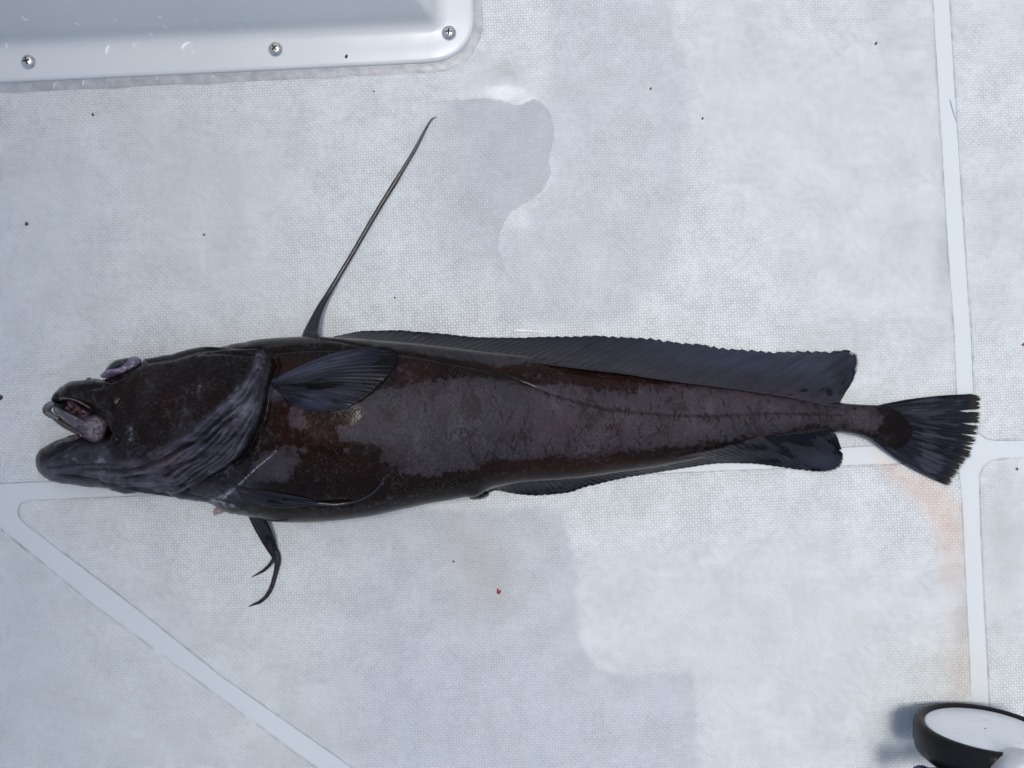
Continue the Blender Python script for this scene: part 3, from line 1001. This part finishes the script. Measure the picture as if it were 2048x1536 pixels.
# anal fin along the lower edge
AB = [(968, 968), (1000, 960), (1040, 957), (1119, 952), (1180, 944), (1250, 933), (1321, 920), (1391, 905), (1461, 889), (1531, 870), (1602, 854), (1640, 852), (1664, 858)]
AO = [(978, 984), (994, 980), (1025, 986), (1056, 990), (1080, 990.5), (1111, 988), (1142, 984), (1166, 975.5), (1189, 969.5), (1250, 955), (1321, 943), (1391, 932), (1438, 926),
      (1485, 926), (1520, 928), (1555, 933), (1602, 940), (1640, 944), (1663, 942.5), (1679, 936), (1685, 925), (1686, 910), (1682, 897), (1678, 886), (1673, 873), (1667, 866)]


def az(X, Y, s, V):
    k = sstep(1200, 1400, X)
    zb = thick(X) * (0.36 + 0.40 * k) + 2
    z = zb * (1 - V) ** 1.2 + 3 * V + 2
    return z + 2.0 * vnoise(X / 30, Y / 9, 42) * np.sin(math.pi * V)


def aedge(s):
    e = np.where(s < 0.84, saw(s, 60, 0.06, 3), saw(s, 230, 0.09, 4))
    return e * (1 - 0.32 * np.exp(-((s - 0.945) / 0.003) ** 2))


def awet(x, y, s, v):
    return 0.12 - 0.30 * np.exp(-(((x - 1635) / 40) ** 2 + ((y - 920) / 18) ** 2)) - 0.08 * sstep(0.5, 0.1, v) * sstep(1500, 1300, x) + 0.2 * sstep(0.94, 1, v)


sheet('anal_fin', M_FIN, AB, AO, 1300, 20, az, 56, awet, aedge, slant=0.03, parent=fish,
      lite=lambda x, y, s, v: 1.0 * np.exp(-(((x - 1638) / 36) ** 2 + ((y - 921) / 16) ** 2)))  # blue-grey sheen patch painted into the fin colour

# tail fin
TB = [(1742, 814), (1744, 826), (1745, 840), (1745, 858), (1742, 876)]
TO = [(1948, 787.5), (1961, 792), (1965, 801), (1966, 815), (1965, 829), (1965, 846), (1962, 858), (1960, 868), (1958, 879), (1952, 888), (1949, 897), (1948, 907), (1943, 917),
      (1933, 929), (1923, 946), (1912, 958), (1902, 974)]


def tedge(s):
    r = np.random.default_rng(5)
    e = saw(s, 95, 0.055, 6, 0.8)
    e *= 1 - 0.025 * (0.5 + 0.5 * vnoise(s * 40, s * 0, 7))
    for c, w, d in [(0.205, 0.018, 0.24), (0.335, 0.014, 0.18), (0.45, 0.011, 0.15), (0.115, 0.004, 0.16), (0.52, 0.006, 0.08), (0.60, 0.006, 0.10), (0.68, 0.006, 0.09),
                    (0.76, 0.006, 0.07), (0.83, 0.006, 0.06), (0.56, 0.004, 0.12), (0.64, 0.003, 0.10), (0.72, 0.003, 0.09), (0.795, 0.003, 0.08), (0.88, 0.003, 0.07), (0.92, 0.003, 0.06), (0.40, 0.003, 0.09), (0.07, 0.003, 0.05), (0.27, 0.003, 0.08), (0.16, 0.003, 0.08)]:
        e *= 1 - d * np.clip(1 - np.abs(s - c) / w, 0, 1) ** 0.8
    return e


def tbow(S_, V):
    k = np.sin(math.pi * V)
    return 0 * V, k * (-5.0 * np.clip(1 - S_ * 4, 0, 1) + 9.0 * np.clip(1 - (1 - S_) * 4, 0, 1))


def tz(X, Y, s, V):
    return 15 * (1 - V) ** 1.5 + 6 + 3 * np.sin(s * 9) * V + 3.5 * V * (1 - s)


def twet(x, y, s, v):
    return 0.06 + 0.10 * np.exp(-(((x - 1850) / 30) ** 2)) + 0.10 * np.exp(-(((x - 1858) / 28) ** 2 + ((y - 925) / 30) ** 2)) - 0.03 - 0.3 * sstep(0.8, 0.95, v)


sheet('tail_fin', M_TAIL, TB, TO, 1400, 44, tz, 46, twet, tedge, tbow, parent=fish)

# pectoral fin lying against the flank
PB = [(541, 762), (543, 768), (548, 776), (556, 784), (566, 790)]
PO = [(770, 692), (786, 695.5), (797, 706), (796, 722), (785, 745), (762, 771), (732, 796), (710, 810), (681, 820.5), (652, 825), (622, 823), (600, 816)]


def pz(X, Y, s, V):
    z = np.array([on_body(x, y) for x, y in zip(X.ravel(), Y.ravel())]).reshape(X.shape)
    for _ in range(3):
        z[1:-1] = (z[:-2] + 2 * z[1:-1] + z[2:]) / 4
        z[:, 1:-1] = (z[:, :-2] + 2 * z[:, 1:-1] + z[:, 2:]) / 4
    lift = 3.0 + 7.0 * np.sin(math.pi * np.clip(V * 0.9 + 0.1, 0, 1)) * (1 - 0.7 * s)
    lift *= np.where(V < 0.08, 0.5 + V * 6, 1)
    return z + lift


def pbow(S_, V):
    k = np.sin(math.pi * V)
    return 0 * V, k * (-17.0 * (1 - S_) ** 1.5 + 6 * S_ ** 3)


def pedge(s):
    return saw(s, 50, 0.035, 8, 1.0)


def pwet(x, y, s, v):
    w = 0.20 * np.exp(-((s - 0.42) / 0.13) ** 2) * sstep(0.85, 0.45, v) - 0.04
    w += 0.16 * sstep(0.78, 0.9, v) * sstep(0.62, 0.4, s)
    w += 0.2 * sstep(0.9, 1.0, v) + 0.15 * np.exp(-(((x - 780) / 20) ** 2 + ((y - 728) / 14) ** 2))
    return w + 0.15 * sstep(0.93, 1.0, s)


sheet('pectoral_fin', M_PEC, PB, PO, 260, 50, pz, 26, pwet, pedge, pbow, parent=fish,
      lite=lambda x, y, s, v: 0.9 * sstep(0.26, 0.10, s) * sstep(0.85, 0.5, v) + 0.75 * np.exp(-((s - 0.72) / 0.2) ** 2) * sstep(0.30, 0.5, v) * sstep(0.93, 0.7, v))  # the blue sheen across the middle is painted in


def tube(name, mat, pts, rad, parent=None, na=12, zflat=1.0, sub=8):
    """pts: (x,y,z) px, rad: px per point"""
    pr = np.column_stack([np.asarray(pts, float), np.asarray(rad, float)])
    R = resample(pr, max(8, len(pts) * sub))
    w = Pn(R[:, 0], R[:, 1], R[:, 2])
    t = np.gradient(w, axis=0)
    t /= np.linalg.norm(t, axis=1)[:, None]
    side = np.cross(t, [0, 0, 1.0])
    side /= np.maximum(np.linalg.norm(side, axis=1), 1e-9)[:, None]
    upv = np.cross(side, t)
    an = np.linspace(0, 2 * math.pi, na, endpoint=False)
    co = w[:, None, :] + R[:, 3, None, None] * U * (np.cos(an)[None, :, None] * side[:, None, :] + zflat * np.sin(an)[None, :, None] * upv[:, None, :])
    co = co.reshape(-1, 3)
    co[:, 2] = np.maximum(co[:, 2], 0.0002)
    return link(name, mesh_np(name, co, grid_quads(len(R), na, True)), mat, parent)


M_FIL = simple('filament_skin', (0.013, 0.012, 0.016), 0.28, spec=0.4, var=0.5, scale=90, bumpd=0.0004, bscale=260)
# first dorsal ray, drawn out into a filament, lying across the deck
tube('dorsal_filament', M_FIL,
     [(622, 690, 62), (621, 676, 56), (622, 664, 48), (626, 650, 40), (632, 634, 32), (641, 614, 24), (658, 585, 14), (680, 548, 9), (704, 508, 7), (750, 429, 6), (787, 369, 6),
      (806, 338, 6), (830, 298, 5), (850, 260, 4.5), (862, 240, 4), (868, 235.5, 3.5), (873, 233, 3)],
     [20, 18.5, 15, 11.5, 9, 7, 5.2, 4.4, 4.2, 4.2, 4.4, 3.4, 3.2, 2.2, 1.4, 0.8, 0.4], fish, zflat=0.6)

# pelvic fin on the deck with its forked filament
M_PELV = fin_material('grey_black_fin', (0.020, 0.020, 0.023), (0.010, 0.010, 0.012), (0.004, 0.004, 0.005))


def qz(X, Y, s, V):
    return 34 * (1 - V) ** 1.6 + 4 + 5 * np.sin(math.pi * s) * (1 - V) + 3 * V


pv = sheet('pelvic_fin', M_PELV, [(496, 1027), (510, 1031), (520, 1034), (531, 1036)], [(546, 1117), (549, 1119), (553, 1120), (558, 1119)], 30, 30, qz, 4,
           lambda x, y, s, v: 0.10 * sstep(0.5, 1, s) + 0.25 * sstep(0.8, 1, s) * sstep(0.5, 0.0, v), None,
           lambda S_, V: (np.sin(math.pi * V) * (-3 * (1 - S_) + 5 * S_), 0 * V), 2.4, parent=fish)
fl = tube('filament', M_FIL, [(551, 1100, 9), (554, 1113, 7), (555, 1124, 6), (553, 1138, 5), (549, 1154, 5), (543, 1174, 5), (533, 1192, 5), (520, 1203.5, 4), (508, 1208.5, 3.5), (497, 1213, 3)],
          [6, 7.2, 6.6, 5.0, 4.6, 4.4, 4.0, 3.4, 2.2, 0.8], pv, zflat=0.6)
tube('filament', M_FIL, [(550, 1112, 7), (546, 1120, 6), (538, 1131, 5), (527, 1141, 5), (515, 1148, 4), (503, 1154.5, 3)], [4.5, 4.0, 3.5, 3.0, 1.9, 0.6], pv, zflat=0.6)

# second pelvic fin folded against the belly, its filament curling up the flank
def rz(X, Y, s, V):
    z = np.array([on_body(x, y, default=40) for x, y in zip(X.ravel(), Y.ravel())]).reshape(X.shape)
    return z + 4 + 3 * np.sin(math.pi * s)


pw = sheet('pelvic_fin', M_PEC, [(470, 974), (474, 982), (478, 990), (482, 996)], [(640, 1004), (632, 1008), (618, 1012), (600, 1015)], 30, 60, rz, 5,
           lambda x, y, s, v: 0.12 * sstep(0.35, 0.8, s) - 0.1 * sstep(0.3, 0, s), None,
           lambda S_, V: (0 * V, np.sin(math.pi * V) * (-2 + 13 * S_)), 2.0, parent=fish)
fp = [(622, 1006), (650, 1008), (673, 1009), (700, 1005), (722, 999), (738, 991), (751, 981), (760, 970), (766, 957)]
tube('filament', M_FIL, [(x, y, on_body(x, y, 2)) for x, y in fp], [3.6, 3.2, 2.8, 2.4, 2.2, 2.0, 1.8, 1.4, 0.6], pw, zflat=0.7)


# ------------------------------------------------------------------ head pieces
def blob(name, mat, outline, z0, h, parent, nr=16, na=110, rough=0.0, seed=0, skew=(0, 0), flat=0.5):
    O = resample(list(outline) + [outline[0]], na + 1)[:-1]
    c = O.mean(0) + np.array(skew)
    co = []
    for r in np.linspace(1, 0.02, nr):
        R = c + (O - c) * r
        z = h * (1 - r ** 2.6) ** flat
        zz = np.full(na, z0 + z)
        if rough:
            zz = zz + rough * vnoise(R[:, 0] / 5.0, R[:, 1] / 5.0, seed) * min(1, (1 - r) * 4) + 0.6 * rough * vnoise(R[:, 0] / 11.0, R[:, 1] / 11.0, seed + 1) * (1 - r)
        co.append(Pn(R[:, 0], R[:, 1], zz))
    under = Pn(O[:, 0], O[:, 1], np.full(na, z0 - max(4, h * 0.4)))
    co = [under] + co
    return link(name, mesh_np(name, np.array(co).reshape(-1, 3), grid_quads(len(co), na, True)[:, ::-1]), mat, parent)


M_MOUTH = simple('mouth_lining', (0.006, 0.005, 0.006), 0.3, spec=0.3)
M_FLESH = simple('pink_flesh', (0.10, 0.058, 0.075), 0.3, spec=0.4, var=0.5, scale=160, bumpd=0.001, bscale=260)
def tongue_material():
    g = G('violet_grey_flesh')
    n, n2 = g.noise(45, 5, 0.6), g.noise(160, 4)
    c = g.mix(g.step(n, 0.35, 0.65), (0.060, 0.052, 0.068), (0.165, 0.138, 0.165))
    c = g.mix(g.step(n2, 0.5, 0.75, 0, 0.5), c, (0.045, 0.038, 0.056))
    return g.out(color=c, rough=0.4, spec=0.3, normal=g.bump(n2, 0.0006, 0.6))
M_TONGUE = tongue_material()
M_LIP = simple('grey_lip', (0.075, 0.08, 0.08), 0.45, spec=0.35, var=0.5, scale=110, bumpd=0.0005, bscale=260)
M_LIP2 = simple('brown_lip', (0.055, 0.040, 0.040), 0.28, spec=0.4, var=0.5, scale=140, bumpd=0.0005, bscale=260)
M_BRIM = simple('pale_lip_edge', (0.17, 0.14, 0.135), 0.3, var=0.4, scale=200)

blob('mouth', M_MOUTH, [(106, 806), (117, 795), (134, 793), (160, 798), (190, 815), (218, 838), (230, 866), (214, 886), (184, 888), (160, 868), (136, 852), (110, 828)], 22, 20, fish, flat=0.9)
blob('gum', M_FLESH, [(133, 801), (140, 800), (152, 808), (160, 812), (172, 818), (182, 826), (176, 836), (160, 838), (148, 832), (138, 824), (130, 815), (136, 811)], 40, 12, fish, rough=9, seed=3)
blob('tongue', M_TONGUE, [(108, 813), (120, 816), (138, 826), (153, 832), (168, 834), (182, 830), (197, 828), (208, 833), (217, 846), (215, 862), (208, 878), (195, 888), (181, 886), (167, 877),
                          (158, 864), (138, 848), (121, 832), (110, 822)], 62, 30, fish, nr=26, na=160, rough=3.5, seed=9, skew=(16, 4), flat=0.55)
lip = tube('lip', M_LIP, [(110, 807, 46), (102, 809, 46), (95, 815, 44), (94, 823, 42), (100, 829, 42), (108, 833, 42), (118, 838, 42)], [4.5, 6.5, 7.5, 7.5, 6.5, 5, 3.2], fish, zflat=0.9)
tube('lip', M_LIP2, [(102, 830, 34), (112, 837, 36), (128, 849, 38), (144, 858, 40), (154, 864, 42), (159, 868, 44)], [4, 5.6, 6.2, 5.6, 5, 3], fish, zflat=0.9)
tube('lip_edge', M_BRIM, [(108, 828, 50), (120, 832, 50), (131, 842, 49), (146, 852, 50), (158, 860, 52), (160, 865, 52), (157, 869, 50)], [1.2, 1.4, 1.2, 1.2, 1.3, 1.5, 1.2], lip)
tube('lip_edge', M_BRIM, [(118, 797, 62), (132, 796, 74), (150, 800, 84), (165, 807, 90), (180, 816, 94)], [0.8, 0.9, 0.9, 0.9, 0.7], fish)
tube('lower_lip', M_LIP2, [(158, 872, 72), (148, 877, 70), (132, 884, 64), (112, 893, 56), (96, 904, 46), (88, 915, 36)], [5, 5.5, 5.5, 5, 4, 2], fish, zflat=0.7)

# nostril flap on the snout
blob('nostril_flap', M_MOUTH, [(171, 763), (173, 757), (180, 755), (186, 759), (189, 764), (180, 768)], 42, 12, fish, nr=8, na=40, rough=2)

# bulging eye
M_SCL = G('violet_sclera')
_n = M_SCL.noise(70, 5, 0.6, M_SCL.map(0.4, (0.7, 1.6, 1)))
_n2 = M_SCL.noise(26, 3)
_c = M_SCL.mix(M_SCL.step(_n, 0.35, 0.65), (0.07, 0.055, 0.085), (0.24, 0.21, 0.32))
_c = M_SCL.mix(M_SCL.step(_n2, 0.5, 0.7, 0, 0.5), _c, (0.05, 0.035, 0.05))
M_SCL = M_SCL.out(color=_c, rough=0.25, spec=0.45, normal=M_SCL.bump(_n, 0.0006, 0.5))
M_CORN = simple('dark_cornea', (0.010, 0.014, 0.017), 0.12, spec=0.5, var=0.4, scale=40)
eye_o = blob('eye', M_SCL, [(200, 750), (205, 745), (214, 739), (232, 736), (244, 728), (254, 719), (262, 713.5), (272, 713), (281, 718), (284, 723), (280, 730), (270, 737), (257, 743), (243, 750),
                            (230, 754), (214, 756), (203, 755)], 64, 18, fish, nr=20, rough=1.5, seed=5, flat=0.5)
blob('cornea', M_CORN, [(208, 743), (213, 735), (221, 726), (231, 720), (243, 717), (256, 715), (260, 717), (254, 727), (243, 735), (230, 741), (216, 744)], 58, 22, eye_o, nr=16, flat=0.5)

# vent and small flap of skin at the throat
blob('vent', M_MOUTH, [(934, 985), (948, 980), (966, 980), (977, 984), (978, 990), (970, 996), (955, 999.5), (940, 998)], 8, 26, fish, nr=14, rough=5, seed=2)
blob('skin_flap', simple('pink_skin', (0.26, 0.20, 0.19), 0.4, var=0.2), [(428, 1018), (434, 1014), (442, 1018), (446, 1024), (436, 1028), (429, 1031), (426, 1026)], 8, 6, fish, nr=8, na=40, rough=1)


# ------------------------------------------------------------------ reel standing on edge in the corner
def lathe_y(name, prof, cx, cz, y0, mat, parent, na=96):
    """profile of (radius m, y offset m) turned round an axis along world Y"""
    co = []
    for r, dy in prof:
        for a in np.linspace(0, 2 * math.pi, na, endpoint=False):
            co.append((cx + r * math.cos(a), y0 + dy, cz + r * math.sin(a)))
    return link(name, mesh_np(name, np.array(co), grid_quads(len(prof), na, True)), mat, parent)


M_BLK = simple('black_rubber', (0.006, 0.006, 0.007), 0.35, spec=0.2, var=0.4, scale=40, bumpd=0.0003, bscale=300)
g = G('scuffed_white_plate')
c_ = g.mix(g.step(g.noise(30, 4), 0.3, 0.7), (0.80, 0.82, 0.83), (0.86, 0.88, 0.89))
c_ = g.mix(g.mul(g.step(g.noise(120, 6, 0.7, g.map(0.5, (1, 1, 4))), 0.60, 0.72), 0.45), c_, (0.12, 0.12, 0.11))
c_ = g.mix(g.mul(g.step(g.noise(500, 2), 0.70, 0.78), 0.8), c_, (0.05, 0.05, 0.05))
M_PLATE = g.out(color=c_, rough=0.35)
M_BLUE = simple('navy_blue', (0.014, 0.016, 0.075), 0.35, var=0.3)
M_CAP = simple('white_plastic', (0.66, 0.68, 0.69), 0.3, var=0.06)
RX, RZ, RY = 0.4375, 0.0605, -0.3165
reel = empty('reel', (RX, RY - 0.012, 0))
tag(reel, 'black round reel with a scuffed white face standing on edge at the lower right corner', 'reel')
lathe_y('rim', [(0.0490, -0.004), (0.0515, -0.0015), (0.0540, 0.0), (0.0570, -0.0012), (0.0592, -0.004), (0.0600, -0.008), (0.0600, -0.020), (0.0585, -0.027), (0.053, -0.032), (0.040, -0.034), (0.001, -0.034)],
        RX, RZ, RY, M_BLK, reel)
lathe_y('face_plate', [(0.001, -0.0018), (0.030, -0.0018), (0.0480, -0.0022), (0.0505, -0.0032), (0.0512, -0.006)], RX, RZ, RY, M_PLATE, reel)


def lathe_z(name, prof, cx, cy, mat, parent, na=64):
    co = []
    for r, z in prof:
        for a in np.linspace(0, 2 * math.pi, na, endpoint=False):
            co.append((cx + r * math.cos(a), cy + r * math.sin(a), z))
    return link(name, mesh_np(name, np.array(co), grid_quads(len(prof), na, True)), mat, parent)


cxw, cyw, _ = P(2066, 1584, 270)
lathe_z('knob', [(0.001, 0.1365), (0.014, 0.1365), (0.0165, 0.137), (0.018, 0.1385), (0.0205, 0.139), (0.0235, 0.1375), (0.0250, 0.134), (0.0250, 0.108), (0.012, 0.104), (0.010, 0.095), (0.010, 0.06)],
        cxw, cyw, M_CAP, reel)
cxb, cyb, _ = P(1880, 1592, 200)
lathe_z('grip', [(0.001, 0.113), (0.006, 0.1125), (0.0095, 0.110), (0.0115, 0.106), (0.0120, 0.100), (0.0120, 0.070), (0.011, 0.066), (0.001, 0.066)], cxb, cyb, M_BLUE, reel)
bm = bmesh.new()
add_box(bm, ((cxb + cxw) / 2, (cyb + cyw) / 2 - 0.012, 0.060), (abs(cxw - cxb) - 0.004, 0.012, 0.008))
add_box(bm, (RX, RY - 0.045, 0.0605), (0.02, 0.035, 0.02))
obj_bm('handle_arm', bm, M_BLK, reel, bevel=0.002)


# ------------------------------------------------------------------ small things on the deck and the locker
def lump(name, x, y, r, mat, h=0.5, seed=0, stretch=1.0, rot=0.0, z=0.0):
    r_ = np.random.default_rng(seed)
    na, nr = 14, 5
    an = np.linspace(0, 2 * math.pi, na, endpoint=False)
    rad = r * (1 + 0.35 * r_.uniform(-1, 1, na))
    cx, cy, cz = P(x, y, z)
    co = []
    for k in np.linspace(1, 0.05, nr):
        lx, ly = rad * np.cos(an) * stretch * k, rad * np.sin(an) * k
        X = lx * math.cos(rot) - ly * math.sin(rot)
        Y = lx * math.sin(rot) + ly * math.cos(rot)
        Z = np.full(na, (1 - k * k) * r * h + 0.3)
        co.append(np.stack([X * U, Y * U, Z * U], -1))
    me = mesh_np(name, np.array(co).reshape(-1, 3), grid_quads(nr, na, True))
    o = link(name, me, mat)
    o.location = (cx, cy, cz)
    return o


SPECKS = [(53, 447, 4, 'black speck on the deck near the left edge of the photo, above the fish head'),
          (2, 795, 5, 'black speck cut by the left edge of the photo, left of the fish mouth'),
          (907, 1123, 2.6, 'black speck on the deck below the fish belly beside a faint tan stain'),
          (2034, 938, 3.4, 'black speck on the deck in the panel right of the tail fin'),
          (1405, 237, 2.4, 'black speck on the deck high up, right of the long wet patch'),
          (1301, 178, 2.4, 'black speck on the deck near the top, just above the wet patch'),
          (790, 595, 2.2, 'black speck on the deck between the long filament and the dorsal fin'),
          (1752, 87, 3.0, 'black speck on the deck near the top of the right smooth strip'),
          (748, 183, 2.0, 'black speck on the deck just under the locker flange'),
          (186, 229, 2.6, 'black speck on the deck below the left screw of the locker'),
          (408, 470, 2.4, 'black speck on the bare deck left of the long filament')]
for i, (x, y, r, lab) in enumerate(SPECKS):
    tag(lump('debris_speck', x, y, r * 0.85, M_SPECK, 0.7, i, random.uniform(1.0, 1.5), random.uniform(0, 3)), lab, 'speck', 'dark specks of debris')
tag(lump('debris_speck', 693, 113, 3.2, M_SPECK, 0.7, 33, 1.2, 1.0, z=11.5), 'black speck on the white locker flange between two screws', 'speck', 'dark specks of debris')
tag(lump('blood_drop', 997, 1183, 4.2, M_RED, 0.4, 51, 1.25, 2.0), 'small bright red blood drop on the deck below the fish belly', 'blood drop', 'red blood drops')
tag(lump('blood_drop', 2046, 689, 3.0, M_RED, 0.4, 52, 1.1, 1.0), 'tiny red blood drop at the right edge of the photo above the tail', 'blood drop', 'red blood drops')
hair = tube('hair', M_HAIR, [(1900, 199, 1.0), (1905, 217, 1.6), (1913, 243, 1.0)], [0.45, 0.5, 0.4], None, na=6)
tag(hair, 'short thin grey hair lying on the smooth strip at the upper right', 'hair')
sl = tube('glint_sliver', simple('white_glint', (0.85, 0.87, 0.88), 0.2, var=0.03), [(1027, 660.5, 1.5), (1040, 661.5, 2.2), (1065, 662.5, 2.2), (1095, 664, 1.2)], [0.6, 1.5, 1.0, 0.4], None, na=8)  # white tube in place of a glint along the water's edge
tag(sl, 'thin white sliver standing in for a water glint along the upper edge of the dorsal fin', 'sliver')

# water drops on the locker
g = G('clear_water')
g.out(color=(0.9, 0.93, 0.96), rough=0.03, spec=0.5, alpha=0.14)
lw = g.nt.nodes.new('ShaderNodeFresnel')
lw.inputs[0].default_value = 1.45
al = g.m('ADD', 0.05, g.mul(lw.outputs[0], 0.7))
g.put(g.bsdf.inputs['Alpha'], al)
M_WATER = g.mat


def face_point(d_along, off, zpx):
    i = d_along
    t = path[i + 1] - path[i]
    t /= np.hypot(*t)
    n = np.array([t[1], -t[0]])
    return path[i] + n * off


DROPS = [(50, 36, 7), (157, 47, 6), (232, 39, 4), (322, 33, 5), (332, 53, 4), (305, 68, 7), (222, 102, 14), (380, 98, 18), (275, 92, 9), (516, 71, 8), (572, 22, 4), (647, 13, 4),
         (100, 39, 3), (170, 167, 6), (111, 172, 5), (318, 158, 6), (430, 156, 6), (63, 171, 3), (260, 158, 3), (392, 39, 3), (428, 52, 3), (18, 92, 8), (485, 60, 5), (215, 160, 3)]
prev = None
loc_bvh = BVHTree.FromPolygons([tuple(v.co) for v in me_.vertices] if False else [tuple(v.co) for v in bpy.data.meshes['flange'].vertices],
                               [tuple(p.vertices) for p in bpy.data.meshes['flange'].polygons])
sea_bvh = BVHTree.FromPolygons([tuple(v.co) for v in bpy.data.meshes['sealant'].vertices], [tuple(p.vertices) for p in bpy.data.meshes['sealant'].polygons])
WHERE = {True: 'on the sealant line along the locker', False: 'on the white locker'}
for i, (x, y, r) in enumerate(DROPS):
    o_ = Vector((0, 0, H))
    d_ = (Vector(P(x, y, 0)) - o_).normalized()
    h1, h2 = loc_bvh.ray_cast(o_, d_), sea_bvh.ray_cast(o_, d_)
    h = h1 if h1[0] is not None else h2
    if h[0] is None:
        continue
    nrm = h[1] if h[1].dot(d_) < 0 else -h[1]
    rr = r * U * 0.9
    na, nr = 20, 7
    an = np.linspace(0, 2 * math.pi, na, endpoint=False)
    rj = np.random.default_rng(i)
    rad = 1 + 0.12 * np.sin(an * 2 + rj.uniform(0, 6)) + 0.08 * np.sin(an * 3 + rj.uniform(0, 6))
    cs = []
    for k in np.linspace(1, 0.03, nr):
        cs.append(np.stack([rr * k * rad * np.cos(an), rr * k * rad * np.sin(an), np.full(na, rr * 0.24 * (1 - k ** 2) + 0.00005)], -1))
    me = mesh_np('water_drop', np.array(cs).reshape(-1, 3), grid_quads(nr, na, True))
    o = link('water_drop', me, M_WATER)
    o.location = h[0]
    o.rotation_euler = nrm.to_track_quat('Z', 'Y').to_euler()
    tag(o, 'clear water drop clinging to the glossy white locker', 'water drop', 'water drops on the locker')
